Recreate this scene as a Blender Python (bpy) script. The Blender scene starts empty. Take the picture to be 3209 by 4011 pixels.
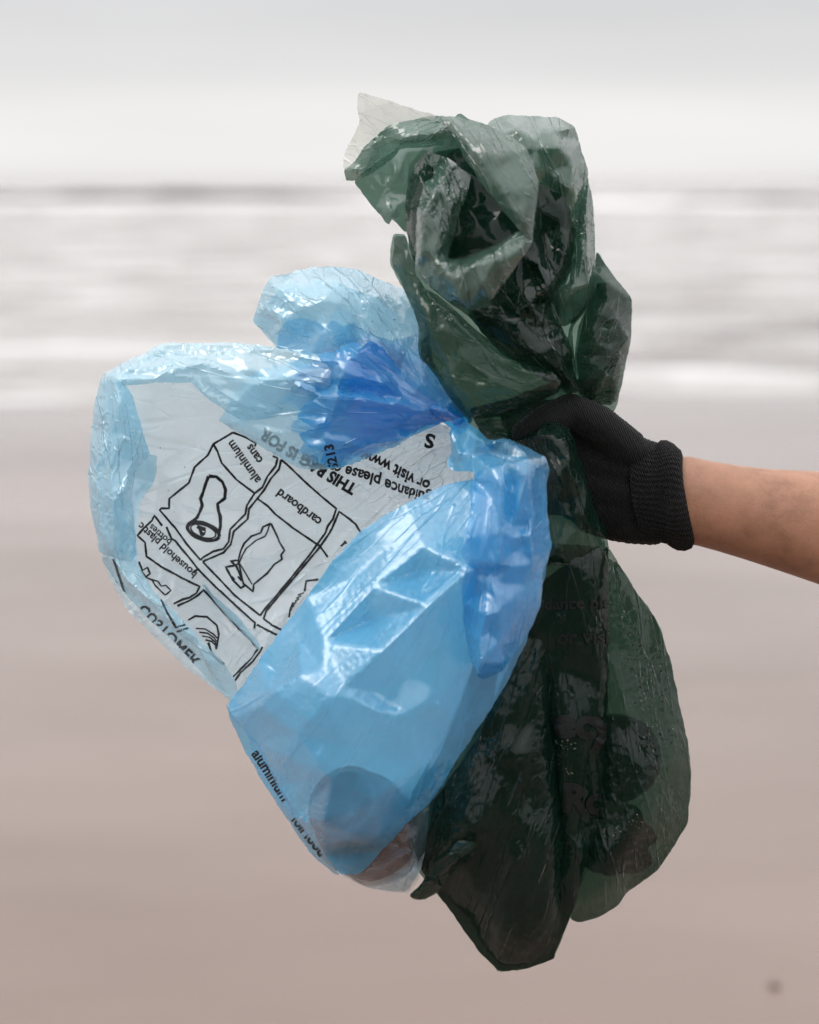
import bpy, bmesh, math, random
import numpy as np
from mathutils import Vector, Matrix
from mathutils.geometry import delaunay_2d_cdt
from mathutils.bvhtree import BVHTree

# ------------------------------------------------------------------ camera, sky, sun, exposure
scn = bpy.context.scene
IMG_W, IMG_H = 3209.0, 4011.0          # units in which the layout is measured
DIST = 1.20                            # metres from the lens to the held bags
WIDTH = 0.575                          # metres across the picture at that distance
EYE = 1.45
PITCH = math.radians(11.07)

cam_data = bpy.data.cameras.new('camera')
cam = bpy.data.objects.new('camera', cam_data)
scn.collection.objects.link(cam)
cam.location = (0, 0, EYE)
cam.rotation_euler = (math.radians(90) - PITCH, 0, 0)
cam_data.sensor_fit = 'HORIZONTAL'
cam_data.sensor_width = 24.0
cam_data.lens = 24.0 * DIST / WIDTH
cam_data.clip_start = 0.05
cam_data.clip_end = 20000
cam_data.dof.use_dof = True
cam_data.dof.focus_distance = DIST - 0.012
cam_data.dof.aperture_fstop = 3.0
scn.camera = cam

SUN_EL, SUN_AZ = math.radians(50), math.radians(-98)   # azimuth measured from +Y (out to sea) towards +X

world = bpy.data.worlds.new('World')
scn.world = world
world.use_nodes = True
wn, wl = world.node_tree.nodes, world.node_tree.links
for n in list(wn):
    wn.remove(n)
w_out = wn.new('ShaderNodeOutputWorld')
w_bg = wn.new('ShaderNodeBackground')
w_bg.inputs['Strength'].default_value = 0.10
sky = wn.new('ShaderNodeTexSky')
sky.sky_type = 'NISHITA'
sky.sun_disc = False
sky.sun_elevation = SUN_EL
sky.sun_rotation = SUN_AZ
sky.air_density = 1.0
sky.dust_density = 2.0
# a high, thin, closed cloud deck: grey-white, banded along the horizon
tc = wn.new('ShaderNodeTexCoord')
sep = wn.new('ShaderNodeSeparateXYZ')
wl.new(tc.outputs['Generated'], sep.inputs[0])
mp = wn.new('ShaderNodeMapping')
mp.inputs['Scale'].default_value = (1.2, 1.2, 11.0)
wl.new(tc.outputs['Generated'], mp.inputs[0])
nz = wn.new('ShaderNodeTexNoise')
nz.inputs['Scale'].default_value = 1.3
nz.inputs['Detail'].default_value = 4.0
nz.inputs['Roughness'].default_value = 0.55
wl.new(mp.outputs[0], nz.inputs['Vector'])
elev = wn.new('ShaderNodeValToRGB')
er = elev.color_ramp
er.elements[0].position = 0.0
er.elements[0].color = (8.25, 8.1, 8.0, 1)
er.elements[1].position = 1.0
er.elements[1].color = (22.0, 22.0, 22.2, 1)
for pos, col in ((0.012, (8.55, 8.4, 8.3, 1)), (0.034, (8.35, 8.22, 8.15, 1)), (0.058, (7.0, 6.93, 6.95, 1)), (0.10, (6.45, 6.42, 6.5, 1)), (0.2, (8.2, 8.2, 8.3, 1)), (0.4, (11.5, 11.5, 11.6, 1))):
    e = er.elements.new(pos)
    e.color = col
wl.new(sep.outputs['Z'], elev.inputs['Fac'])
cl_r = wn.new('ShaderNodeMapRange')
cl_r.inputs['From Min'].default_value = 0.3
cl_r.inputs['From Max'].default_value = 0.7
cl_r.inputs['To Min'].default_value = 0.92
cl_r.inputs['To Max'].default_value = 1.08
wl.new(nz.outputs['Fac'], cl_r.inputs['Value'])
cl_m = wn.new('ShaderNodeVectorMath')
cl_m.operation = 'SCALE'
wl.new(elev.outputs['Color'], cl_m.inputs[0])
wl.new(cl_r.outputs['Result'], cl_m.inputs['Scale'])
w_mix = wn.new('ShaderNodeMix')
w_mix.data_type = 'RGBA'
w_mix.inputs['Factor'].default_value = 0.93
wl.new(sky.outputs['Color'], w_mix.inputs['A'])
wl.new(cl_m.outputs['Vector'], w_mix.inputs['B'])
wl.new(w_mix.outputs['Result'], w_bg.inputs['Color'])
wl.new(w_bg.outputs[0], w_out.inputs['Surface'])

sun_data = bpy.data.lights.new('sun', 'SUN')
sun_data.energy = 1.5
sun_data.angle = math.radians(34)
sun_data.color = (1.0, 0.96, 0.9)
sun = bpy.data.objects.new('sun', sun_data)
scn.collection.objects.link(sun)
sdir = Vector((math.sin(SUN_AZ) * math.cos(SUN_EL), math.cos(SUN_AZ) * math.cos(SUN_EL), math.sin(SUN_EL)))
sun.rotation_euler = sdir.to_track_quat('Z', 'Y').to_euler()

vs = scn.view_settings
vs.view_transform = 'Standard'
vs.look = 'None'
vs.gamma = 1.0
vs.use_curve_mapping = False
vs.exposure = 0.12
cy = scn.cycles
cy.max_bounces = 9
cy.transparent_max_bounces = 64
cy.transmission_bounces = 8
cy.diffuse_bounces = 4
cy.glossy_bounces = 4
cy.caustics_reflective = False
cy.caustics_refractive = False
cy.sample_clamp_indirect = 4.0
cy.use_adaptive_sampling = True
cy.adaptive_threshold = 0.03
try:
    cy.use_denoising = True
    cy.denoiser = 'OPENIMAGEDENOISE'
except Exception:
    pass

# ------------------------------------------------------------------ small helpers
COL = scn.collection
CAM_M = Matrix.Translation(cam.location) @ cam.rotation_euler.to_matrix().to_4x4()
CAM_M_NP = np.array(CAM_M)
MM = WIDTH / IMG_W * 1000.0            # millimetres per layout unit


def flat(x, y):
    return (x - IMG_W / 2) * MM, (IMG_H / 2 - y) * MM


def to_world(p):
    """(N,3) millimetres in the upright frame of the held bags -> metres in the place."""
    p = np.asarray(p, float).reshape(-1, 3) / 1000.0
    k = (DIST - p[:, 2]) / DIST
    q = np.stack([p[:, 0] * k, p[:, 1] * k, -(DIST - p[:, 2]), np.ones(len(p))], 1)
    return (q @ CAM_M_NP.T)[:, :3]


def W(x, y, z):
    fx, fy = flat(x, y)
    return Vector(to_world([(fx, fy, z)])[0])


def link(name, mesh, mat=None, parent=None):
    o = bpy.data.objects.new(name, mesh)
    COL.objects.link(o)
    if mat is not None:
        if isinstance(mat, (list, tuple)):
            for m in mat:
                mesh.materials.append(m)
        else:
            mesh.materials.append(mat)
    if parent is not None:
        o.parent = parent
        o.matrix_parent_inverse = parent.matrix_world.inverted()
    return o


def empty(name, loc):
    o = bpy.data.objects.new(name, None)
    COL.objects.link(o)
    o.location = loc
    o.matrix_world = Matrix.Translation(loc)
    o.empty_display_size = 0.02
    return o


def tag(o, label=None, cat=None, group=None, kind=None):
    if label: o['label'] = label
    if cat: o['category'] = cat
    if group: o['group'] = group
    if kind: o['kind'] = kind
    return o


def mesh_from(name, v, f, smooth=True):
    m = bpy.data.meshes.new(name)
    m.from_pydata([tuple(map(float, p)) for p in v], [], [tuple(map(int, t)) for t in f])
    m.update()
    if smooth:
        m.polygons.foreach_set('use_smooth', [True] * len(m.polygons))
    return m


def new_mat(name):
    m = bpy.data.materials.new(name)
    m.use_nodes = True
    nt = m.node_tree
    for n in list(nt.nodes):
        nt.nodes.remove(n)
    return m, nt.nodes, nt.links


def node(nodes, kind, **kw):
    n = nodes.new(kind)
    for k, v in kw.items():
        if k in n.inputs:
            n.inputs[k].default_value = v
        else:
            setattr(n, k, v)
    return n


def ramp(nodes, stops):
    n = nodes.new('ShaderNodeValToRGB')
    r = n.color_ramp
    r.elements[0].position, r.elements[0].color = stops[0][0], stops[0][1]
    r.elements[1].position, r.elements[1].color = stops[-1][0], stops[-1][1]
    for p, c in stops[1:-1]:
        e = r.elements.new(p)
        e.color = c
    return n
# ------------------------------------------------------------------ the place: wet sand, shallow water, breakers
def sand_material():
    m, N, L = new_mat('wet_sand')
    out = N.new('ShaderNodeOutputMaterial')
    b = node(N, 'ShaderNodeBsdfPrincipled')
    tc = N.new('ShaderNodeTexCoord')
    mp = N.new('ShaderNodeMapping')
    mp.inputs['Scale'].default_value = (0.35, 1.0, 1.0)
    L.new(tc.outputs['Object'], mp.inputs[0])
    n1 = node(N, 'ShaderNodeTexNoise', Scale=0.9, Detail=5.0, Roughness=0.55)
    L.new(mp.outputs[0], n1.inputs['Vector'])
    c = ramp(N, [(0.3, (0.134, 0.089, 0.069, 1)), (0.7, (0.196, 0.136, 0.110, 1))])
    L.new(n1.outputs['Fac'], c.inputs['Fac'])
    L.new(c.outputs['Color'], b.inputs['Base Color'])
    rr = N.new('ShaderNodeMapRange')
    rr.inputs['From Min'].default_value = 0.3
    rr.inputs['From Max'].default_value = 0.7
    rr.inputs['To Min'].default_value = 0.42
    rr.inputs['To Max'].default_value = 0.24
    L.new(n1.outputs['Fac'], rr.inputs['Value'])
    L.new(rr.outputs['Result'], b.inputs['Roughness'])
    sx = N.new('ShaderNodeSeparateXYZ')
    L.new(tc.outputs['Object'], sx.inputs[0])
    n3 = node(N, 'ShaderNodeTexNoise', Scale=0.5, Detail=3.0)
    L.new(mp.outputs[0], n3.inputs['Vector'])
    yy_ = node(N, 'ShaderNodeMath', operation='MULTIPLY_ADD')
    L.new(n3.outputs['Fac'], yy_.inputs[0])
    yy_.inputs[1].default_value = 7.0
    L.new(sx.outputs['Y'], yy_.inputs[2])
    wet = N.new('ShaderNodeMapRange')
    wet.inputs['From Min'].default_value = 6.5
    wet.inputs['From Max'].default_value = 13.5
    wet.inputs['To Min'].default_value = 0.52
    wet.inputs['To Max'].default_value = 1.0
    L.new(yy_.outputs[0], wet.inputs['Value'])
    L.new(wet.outputs['Result'], b.inputs['Coat Weight'])
    b.inputs['Coat Roughness'].default_value = 0.12
    b.inputs['Coat IOR'].default_value = 1.38
    n2 = node(N, 'ShaderNodeTexNoise', Scale=60.0, Detail=6.0, Roughness=0.6)
    L.new(tc.outputs['Object'], n2.inputs['Vector'])
    bp = node(N, 'ShaderNodeBump', Strength=0.35, Distance=0.01)
    L.new(n2.outputs['Fac'], bp.inputs['Height'])
    L.new(bp.outputs[0], b.inputs['Normal'])
    L.new(b.outputs[0], out.inputs['Surface'])
    return m


def water_material():
    m, N, L = new_mat('shallow_sea')
    out = N.new('ShaderNodeOutputMaterial')
    b = node(N, 'ShaderNodeBsdfPrincipled')
    b.inputs['IOR'].default_value = 1.33
    tc = N.new('ShaderNodeTexCoord')
    mp = N.new('ShaderNodeMapping')
    mp.inputs['Scale'].default_value = (0.36, 0.80, 1.0)
    L.new(tc.outputs['Object'], mp.inputs[0])
    n1 = node(N, 'ShaderNodeTexNoise', Scale=1.1, Detail=8.0, Roughness=0.66, Distortion=0.8)
    L.new(mp.outputs[0], n1.inputs['Vector'])
    # silty shallows, streaked with foam
    c = ramp(N, [(0.36, (0.10, 0.078, 0.068, 1)), (0.46, (0.27, 0.24, 0.225, 1)), (0.55, (0.37, 0.355, 0.345, 1)), (0.66, (0.62, 0.62, 0.62, 1))])
    L.new(n1.outputs['Fac'], c.inputs['Fac'])
    L.new(c.outputs['Color'], b.inputs['Base Color'])
    r = ramp(N, [(0.45, (0.22, 0.22, 0.22, 1)), (0.65, (0.6, 0.6, 0.6, 1))])
    L.new(n1.outputs['Fac'], r.inputs['Fac'])
    L.new(r.outputs['Color'], b.inputs['Roughness'])
    n2 = node(N, 'ShaderNodeTexNoise', Scale=3.0, Detail=5.0)
    L.new(tc.outputs['Object'], n2.inputs['Vector'])
    bp = node(N, 'ShaderNodeBump', Strength=0.5, Distance=0.08)
    L.new(n2.outputs['Fac'], bp.inputs['Height'])
    L.new(bp.outputs[0], b.inputs['Normal'])
    L.new(b.outputs[0], out.inputs['Surface'])
    return m


def plain(name, col, rough=0.5, spec=0.5, noise=0.0, scale=20.0, bump=0.0):
    m, N, L = new_mat(name)
    out = N.new('ShaderNodeOutputMaterial')
    b = node(N, 'ShaderNodeBsdfPrincipled')
    b.inputs['Roughness'].default_value = rough
    b.inputs['Specular IOR Level'].default_value = spec
    tc = N.new('ShaderNodeTexCoord')
    n1 = node(N, 'ShaderNodeTexNoise', Scale=scale, Detail=5.0, Roughness=0.6)
    L.new(tc.outputs['Object'], n1.inputs['Vector'])
    lo = tuple(max(0.0, c * (1 - noise)) for c in col) + (1,)
    hi = tuple(min(1.0, c * (1 + noise)) for c in col) + (1,)
    c = ramp(N, [(0.3, lo), (0.7, hi)])
    L.new(n1.outputs['Fac'], c.inputs['Fac'])
    L.new(c.outputs['Color'], b.inputs['Base Color'])
    if bump:
        bp = node(N, 'ShaderNodeBump', Strength=bump, Distance=0.004)
        L.new(n1.outputs['Fac'], bp.inputs['Height'])
        L.new(bp.outputs[0], b.inputs['Normal'])
    L.new(b.outputs[0], out.inputs['Surface'])
    return m


def grid_sheet(xs, ys, zf):
    v = [(x, y, zf(x, y)) for y in ys for x in xs]
    nx = len(xs)
    f = [(j * nx + i, j * nx + i + 1, (j + 1) * nx + i + 1, (j + 1) * nx + i) for j in range(len(ys) - 1) for i in range(nx - 1)]
    return v, f


# beach: one sheet to the horizon, almost level, dipping under the sea 12 m out
def beach_z(x, y):
    z = 0.012 * math.sin(x * 0.9 + 0.5 * y) * math.exp(-((y - 5) / 9.0) ** 2) + 0.010 * math.sin(y * 1.7 + x * 0.3)
    if y > 10.5:
        z -= (y - 10.5) * 0.035 if y < 60 else 49.5 * 0.035
    return z


xs = sorted(set([-9000, -3000, -800, -200, -80] + [i * 2.0 for i in range(-20, 21)] + [80, 200, 800, 3000, 9000]))
ys = [-300, -60, -20, -8] + [i * 0.5 for i in range(-8, 50)] + [30, 40, 60, 120, 400, 2000, 9000]
v, f = grid_sheet(xs, ys, beach_z)
beach = link('beach', mesh_from('beach', v, f), sand_material())
tag(beach, 'smooth wet brown sand of the beach running out to the sea', kind='structure')

# sea sheet with low swells
rs = random.Random(4)
swell = [(rs.uniform(0.25, 0.9), rs.uniform(-0.12, 0.12), rs.uniform(0, 6.28), rs.uniform(0.4, 1.0)) for _ in range(6)]


def sea_z(x, y):
    a = 0.010 * min(1.0, max(0.0, (y - 12) / 25.0)) + 0.004
    return -0.035 + a * sum(s[3] * math.sin(s[0] * y + s[1] * x + s[2]) for s in swell) * (1.0 if y < 300 else 0.2)


xs = sorted(set([-9000, -3000, -800, -300] + [i * 4.0 for i in range(-45, 46)] + [300, 800, 3000, 9000]))
ys = [10.0 + 0.8 * i for i in range(60)] + [58 + 2.2 * i for i in range(60)] + [200, 230, 300, 500, 1000, 3000, 12000]
v, f = grid_sheet(xs, ys, sea_z)
SEA_MAT = water_material()
sea = link('sea', mesh_from('sea', v, f), SEA_MAT)
tag(sea, 'grey shallow sea streaked with white foam behind the bags', kind='structure')

# breakers: long low walls of water, swell faces coloured dark for their backlit shade, white wash in front
FOAM = plain('foam', (0.80, 0.80, 0.79), 0.7, 0.3, 0.10, 2.0, 0.3)
SWELL_SHADE = plain('swell_face_shade', (0.055, 0.053, 0.05), 0.7, 0.2, 0.25, 0.6, 0.2)


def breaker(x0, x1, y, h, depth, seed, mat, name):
    r = random.Random(seed)
    n = int(abs(x1 - x0) / 1.2) + 8
    prof = [(-0.50, 0.0), (-0.36, 0.25), (-0.20, 0.72), (-0.08, 1.0), (0.06, 0.96), (0.26, 0.55), (0.5, 0.0)]
    ph = [r.uniform(0, 6.28) for _ in range(5)]
    v = []
    for i in range(n + 1):
        t = i / n
        x = x0 + (x1 - x0) * t
        env = max(0.0, math.sin(math.pi * t)) ** 0.35
        hh = h * env * (0.72 + 0.28 * math.sin(x * 0.16 + ph[0]) * math.sin(x * 0.045 + ph[1]) + 0.12 * math.sin(x * 0.9 + ph[2]))
        yy = y + 1.5 * math.sin(x * 0.05 + ph[3]) + 0.4 * math.sin(x * 0.31 + ph[4])
        for (a, b) in prof:
            v.append((x, yy + a * depth, -0.09 + max(0.0, hh) * b))
    k = len(prof)
    f = [(i * k + j, i * k + j + 1, (i + 1) * k + j + 1, (i + 1) * k + j) for i in range(n) for j in range(k - 1)]
    return link(name, mesh_from(name, v, f), mat)
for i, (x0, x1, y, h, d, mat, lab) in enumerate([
    (-46, -3, 125, 0.72, 5.0, SWELL_SHADE, 'long dark unbroken swell on the horizon left of the bags'),
    (17, 80, 112, 0.85, 5.0, SWELL_SHADE, 'dark unbroken swell on the horizon right of the arm'),
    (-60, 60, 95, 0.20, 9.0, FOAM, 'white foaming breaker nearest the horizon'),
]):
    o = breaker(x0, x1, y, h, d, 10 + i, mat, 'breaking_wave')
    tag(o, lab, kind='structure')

# unseen grassy ridge behind the camera, added to darken the film's reflections
rs2 = random.Random(9)
dp = [rs2.uniform(0, 6.28) for _ in range(4)]
def added_dune_z(x, y):
    t = max(0.0, min(1.0, (-y - 9.0) / 9.0))
    t = t * t * (3 - 2 * t)
    return -0.05 + t * (6.6 + 0.8 * math.sin(x * 0.11 + dp[0]) + 0.5 * math.sin(x * 0.29 + dp[1]) + 0.3 * math.sin(x * 0.6 - y * 0.3 + dp[2]))
xs = [i * 3.0 for i in range(-50, 51)]
ys = [-120, -60, -40, -30] + [-26 + i * 0.8 for i in range(22)]
v, f = grid_sheet(xs, ys, added_dune_z)
dune = link('dune', mesh_from('dune', v, f), plain('added_dune_grass', (0.075, 0.072, 0.045), 0.9, 0.2, 0.5, 1.5, 0.6))
tag(dune, 'unseen grassy ridge added behind the photographer to darken reflections', kind='structure')

# a pebble on the sand, far out of focus
d_ = W(3035, 3840, 0) - cam.location
g_ = cam.location + d_ * (-(EYE - 0.012) / d_.z)
bm_ = bmesh.new()
bmesh.ops.create_icosphere(bm_, subdivisions=3, radius=1.0)
for v_ in bm_.verts:
    k_ = 1 + 0.12 * math.sin(3 * v_.co.x + 1) * math.sin(4 * v_.co.y) + 0.08 * math.sin(6 * v_.co.z + 2 * v_.co.x)
    v_.co = Vector((v_.co.x * 0.010, v_.co.y * 0.008, v_.co.z * 0.005)) * k_
pm_ = bpy.data.meshes.new('beach_pebble')
bm_.to_mesh(pm_); bm_.free()
pm_.polygons.foreach_set('use_smooth', [True] * len(pm_.polygons))
peb_ = link('beach_pebble', pm_, plain('dark_pebble', (0.12, 0.092, 0.078), 0.5, 0.5, 0.4, 40))
peb_.location = (g_.x, g_.y, beach_z(g_.x, g_.y) + 0.003)
tag(peb_, 'small dark pebble lying on the wet sand in the lower right', 'pebble')
# ------------------------------------------------------------------ thin plastic film: fold map -> dense sheet -> buckled sheet
class FlatMap:
    """piecewise linear map over a flat triangulation (layout units) to any per-vertex value"""
    def __init__(self, v2, tris, val):
        self.v2 = np.asarray(v2, float)
        self.tris = np.asarray(tris, int)
        self.val = np.asarray(val, float)
        self.bvh = BVHTree.FromPolygons([(x, y, 0.0) for x, y in self.v2], [tuple(map(int, t)) for t in self.tris], all_triangles=True)

    def __call__(self, q):
        q = np.asarray(q, float)
        out = np.zeros((len(q),) + self.val.shape[1:])
        d = Vector((0, 0, -1))
        idx = np.zeros(len(q), int)
        pos = np.zeros((len(q), 2))
        hitm = np.zeros(len(q), bool)
        for k in range(len(q)):
            x, y = float(q[k, 0]), float(q[k, 1])
            h = self.bvh.ray_cast(Vector((x, y, 5.0)), d)
            if h[0] is None:
                h = self.bvh.find_nearest(Vector((x, y, 0.0)))
            else:
                hitm[k] = True
            idx[k] = h[2]
            pos[k] = h[0].x, h[0].y
        t = self.tris[idx]
        a, b, c = self.v2[t[:, 0]], self.v2[t[:, 1]], self.v2[t[:, 2]]
        v0, v1, v2 = b - a, c - a, pos - a
        den = v0[:, 0] * v1[:, 1] - v1[:, 0] * v0[:, 1]
        den = np.where(np.abs(den) < 1e-9, 1e-9, den)
        w1 = (v2[:, 0] * v1[:, 1] - v1[:, 0] * v2[:, 1]) / den
        w2 = (v0[:, 0] * v2[:, 1] - v2[:, 0] * v0[:, 1]) / den
        w0 = 1 - w1 - w2
        A, B, C = self.val[t[:, 0]], self.val[t[:, 1]], self.val[t[:, 2]]
        sh = (len(q),) + (1,) * (self.val.ndim - 1)
        self.hit = hitm
        self.face = idx
        return w0.reshape(sh) * A + w1.reshape(sh) * B + w2.reshape(sh) * C


def cdt(v2, edges, faces, kind):
    r = delaunay_2d_cdt([Vector((float(x), float(y))) for x, y in v2], edges, faces, kind, 1e-4)
    return np.array([(v.x, v.y) for v in r[0]]), [list(t) for t in r[2]], r[3]


def crumple(q, lam, rng, warp, unwarp):
    """random flat facets meeting in sharp creases, about lam units across: a height map -1..1 and its crease lines"""
    u = warp(q) / lam
    lo, hi = u.min(0) - 1.5, u.max(0) + 1.5
    nx, ny = int(hi[0] - lo[0]) + 2, int(hi[1] - lo[1]) + 2
    gx, gy = np.meshgrid(np.arange(nx), np.arange(ny))
    g = np.stack([gx.ravel() + lo[0] + (gy.ravel() % 2) * 0.5, gy.ravel() + lo[1]], 1) + rng.uniform(-0.42, 0.42, (nx * ny, 2))
    keep = rng.random(len(g)) > 0.22
    v, t, _ = cdt(g[keep], [], [], 0)
    z = rng.uniform(-1, 1, len(v)) * rng.uniform(0.35, 1.0, len(v))
    t = np.array(t)
    pv = unwarp(v * lam)
    e = np.unique(np.sort(np.concatenate([t[:, [0, 1]], t[:, [1, 2]], t[:, [2, 0]]]), 1), axis=0)
    return FlatMap(pv, t, z), pv, e


def in_poly(q, poly):
    x, y = q[:, 0], q[:, 1]
    r = np.zeros(len(q), bool)
    n = len(poly)
    for i in range(n):
        x0, y0 = poly[i]
        x1, y1 = poly[(i + 1) % n]
        c = ((y0 > y) != (y1 > y)) & (x < (x1 - x0) * (y - y0) / (y1 - y0 + 1e-12) + x0)
        r ^= c
    return r


def seg_dist(q, poly, closed=True):
    d = np.full(len(q), 1e9)
    n = len(poly)
    for i in range(n if closed else n - 1):
        a, b = np.array(poly[i]), np.array(poly[(i + 1) % n])
        ab = b - a
        t = np.clip(((q - a) @ ab) / (ab @ ab + 1e-9), 0, 1)
        d = np.minimum(d, np.hypot(*(q - a - t[:, None] * ab).T))
    return d


def resample(pl, h, closed):
    out = []
    n = len(pl)
    for i in range(n if closed else n - 1):
        a, b = np.array(pl[i], float), np.array(pl[(i + 1) % n], float)
        k = max(1, int(round(np.hypot(*(b - a)[:2]) / h)))
        for j in range(k):
            out.append(tuple(a + (b - a) * j / k))
    if not closed:
        out.append(tuple(pl[-1]))
    return out


def K(x0, y0, s, z0=0.0):
    """trace frame: enlarged tracing coordinates -> layout units"""
    def conv(*pts):
        r = []
        for p in pts:
            r.append((x0 + p[0] / s, y0 + p[1] / s, (p[2] if len(p) > 2 else 0.0) + z0))
        return r
    return conv


def film(name, parent, mat, outline, pts=(), folds=(), h=15.0, soft=1, layers=((70, 1.2), (28, 0.5)), strain=0.015,
         gather=None, aspect=3.0, along=None, iters=45, seed=1, hold=0.10, bend=0.25, jag=0.8, sharp=180.0, zoff=0.0, slip=0.0):
    """outline / pts / folds: (x, y, z) with z in mm towards the viewer; folds are crease lines."""
    rng = np.random.default_rng(seed)
    if name.endswith(('_lining', '_back', '_core')):
        mat = INNER.get(mat.name, mat)
    ov = CREASES.get(name, {})
    h, soft, layers, strain = ov.get('h', h), ov.get('soft', soft), ov.get('layers', layers), ov.get('strain', strain)
    slip = ov.get('slip', slip)
    gather, aspect, along, sharp = ov.get('gather', gather), ov.get('aspect', aspect), ov.get('along', along), ov.get('sharp', sharp)
    # film bends rather than breaks at its outline: trim the traced corners a little
    o_ = []
    for i_ in range(len(outline)):
        p_, c_, n_ = (np.array(outline[k_ % len(outline)], float) for k_ in (i_ - 1, i_, i_ + 1))
        fa, fb = (min(0.2, 8.0 / (np.hypot(*(w_ - c_)[:2]) + 1e-6)) for w_ in (p_, n_))
        o_ += [tuple(c_ + (p_ - c_) * fa), tuple(c_ + (n_ - c_) * fb)]
    outline = o_
    # ---- fold map
    cv, ce = [p[:2] for p in outline], []
    cz = [p[2] for p in outline]
    n = len(outline)
    face = [list(range(n))]
    for p in pts:
        cv.append(p[:2]); cz.append(p[2])
    for fl in folds:
        s = len(cv)
        for p in fl:
            cv.append(p[:2]); cz.append(p[2])
        ce += [(s + i, s + i + 1) for i in range(len(fl) - 1)]
    v2, tr, orig = cdt(cv, ce, face, 1)
    z = np.zeros(len(v2))
    known = np.zeros(len(v2), bool)
    for i, o in enumerate(orig):
        o = [k for k in o if k < len(cz)]
        if o:
            z[i] = np.mean([cz[k] for k in o]); known[i] = True
    if not known.all():
        kk = np.where(known)[0]
        for i in np.where(~known)[0]:
            d = np.hypot(*(v2[kk] - v2[i]).T) + 1e-6
            o = np.argsort(d)[:3]
            w = 1 / d[o]
            z[i] = (w * z[kk[o]]).sum() / w.sum()
    fold_map = FlatMap(v2, tr, z)
    # ---- dense sheet
    ol = resample(outline, h, True)
    if jag:
        o2 = np.array([p[:2] for p in ol])
        o2 = o2 + rng.normal(0, jag, o2.shape)
        sl = np.concatenate([[0], np.cumsum(np.hypot(*np.diff(o2, axis=0).T))])
        wob_ = np.zeros((len(o2), 2))
        for _ in range(5):
            wl_ = rng.uniform(45, 170)
            wob_ += rng.uniform(-1.1, 1.1, 2) * np.sin(sl * 6.28 / wl_ + rng.uniform(0, 6.28))[:, None]
        o2 = o2 + wob_
        ol = [(o2[i, 0], o2[i, 1], ol[i][2]) for i in range(len(ol))]
    op = [p[:2] for p in ol]
    xs_ = np.array(op)
    lo, hi = xs_.min(0), xs_.max(0)
    if gather is not None:
        gc = np.array(gather[:2], float)
        def warp(a_):
            d = a_ - gc
            r = np.hypot(*d.T) + 30.0
            th = (np.arctan2(d[:, 1], d[:, 0]) + 2 * math.pi - th0) % (2 * math.pi)
            return np.stack([th * 330.0, 330.0 * np.log(r / 100.0) / aspect * 1.3], 1)
        def unwarp(u):
            r = 100.0 * np.exp(u[:, 1] * aspect / 330.0 / 1.3) - 30.0
            th = u[:, 0] / 330.0 + th0
            return gc + np.stack([r * np.cos(th), r * np.sin(th)], 1)
        cen = xs_.mean(0) - gc
        th0 = math.atan2(cen[1], cen[0]) - math.pi
    elif along is not None:
        ca, sa = math.cos(math.radians(along)), math.sin(math.radians(along))
        def warp(a_):
            return np.stack([(a_[:, 0] * ca + a_[:, 1] * sa) / aspect, -a_[:, 0] * sa + a_[:, 1] * ca], 1)
        def unwarp(u):
            return np.stack([u[:, 0] * aspect * ca - u[:, 1] * sa, u[:, 0] * aspect * sa + u[:, 1] * ca], 1)
    else:
        def warp(a_):
            return a_
        unwarp = warp
    fields, crease = [], []
    for lam, amp in layers:
        fm, pv, ce_ = crumple(xs_, lam, rng, warp, unwarp)
        fields.append((fm, amp))
        if lam >= 30:
            A_, B_ = pv[ce_[:, 0]], pv[ce_[:, 1]]
            ln_ = np.hypot(*(B_ - A_).T)
            for k in range(0, 40):
                m_ = ln_ >= k * h
                if not m_.any():
                    break
                n_ = np.maximum(1, np.round(ln_[m_] / h))
                t_ = (k / n_)[:, None]
                ok_ = t_[:, 0] <= 1
                crease.append((A_[m_] + (B_[m_] - A_[m_]) * t_)[ok_])
    gx, gy = np.meshgrid(np.arange(lo[0], hi[0], h), np.arange(lo[1], hi[1], h * 0.87))
    gx = gx + (np.arange(gx.shape[0])[:, None] % 2) * h * 0.5
    g = np.stack([gx.ravel(), gy.ravel()], 1)
    g = g + rng.uniform(-0.2 * h, 0.2 * h, g.shape)
    g = np.concatenate(crease + [g]) if crease else g
    g = g[in_poly(g, op)]
    g = g[seg_dist(g, op) > 0.55 * h]
    dv, de = list(op), []
    for fl in folds:
        rl = [p[:2] for p in resample(fl, h, False)]
        if len(g):
            g = g[seg_dist(g, rl, False) > 0.5 * h]
        s = len(dv)
        dv += rl
        de += [(s + i, s + i + 1) for i in range(len(rl) - 1)]
    # thin out to about h apart, crease points first
    cell = {}
    hh = 0.62 * h
    for p in g:
        cx_, cy_ = int(p[0] // hh), int(p[1] // hh)
        bad = False
        for ax in (-1, 0, 1):
            for ay in (-1, 0, 1):
                for o_ in cell.get((cx_ + ax, cy_ + ay), ()):
                    if (o_[0] - p[0]) ** 2 + (o_[1] - p[1]) ** 2 < hh * hh:
                        bad = True
        if not bad:
            cell.setdefault((cx_, cy_), []).append((p[0], p[1]))
            dv.append((p[0], p[1]))
    q, tris, orig = cdt(dv, de, [list(range(len(op)))], 1)
    tris = np.array(tris)
    used = np.unique(tris)
    remap = -np.ones(len(q), int)
    remap[used] = np.arange(len(used))
    q, tris = q[used], remap[tris]
    e = np.concatenate([tris[:, [0, 1]], tris[:, [1, 2]], tris[:, [2, 0]]])
    es = np.sort(e, 1)
    ed, cnt = np.unique(es, axis=0, return_counts=True)
    rim = np.zeros(len(q), bool)
    rim[np.unique(ed[cnt == 1])] = True
    z = fold_map(q)
    deg = np.bincount(ed.ravel(), minlength=len(q)).astype(float)
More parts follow.
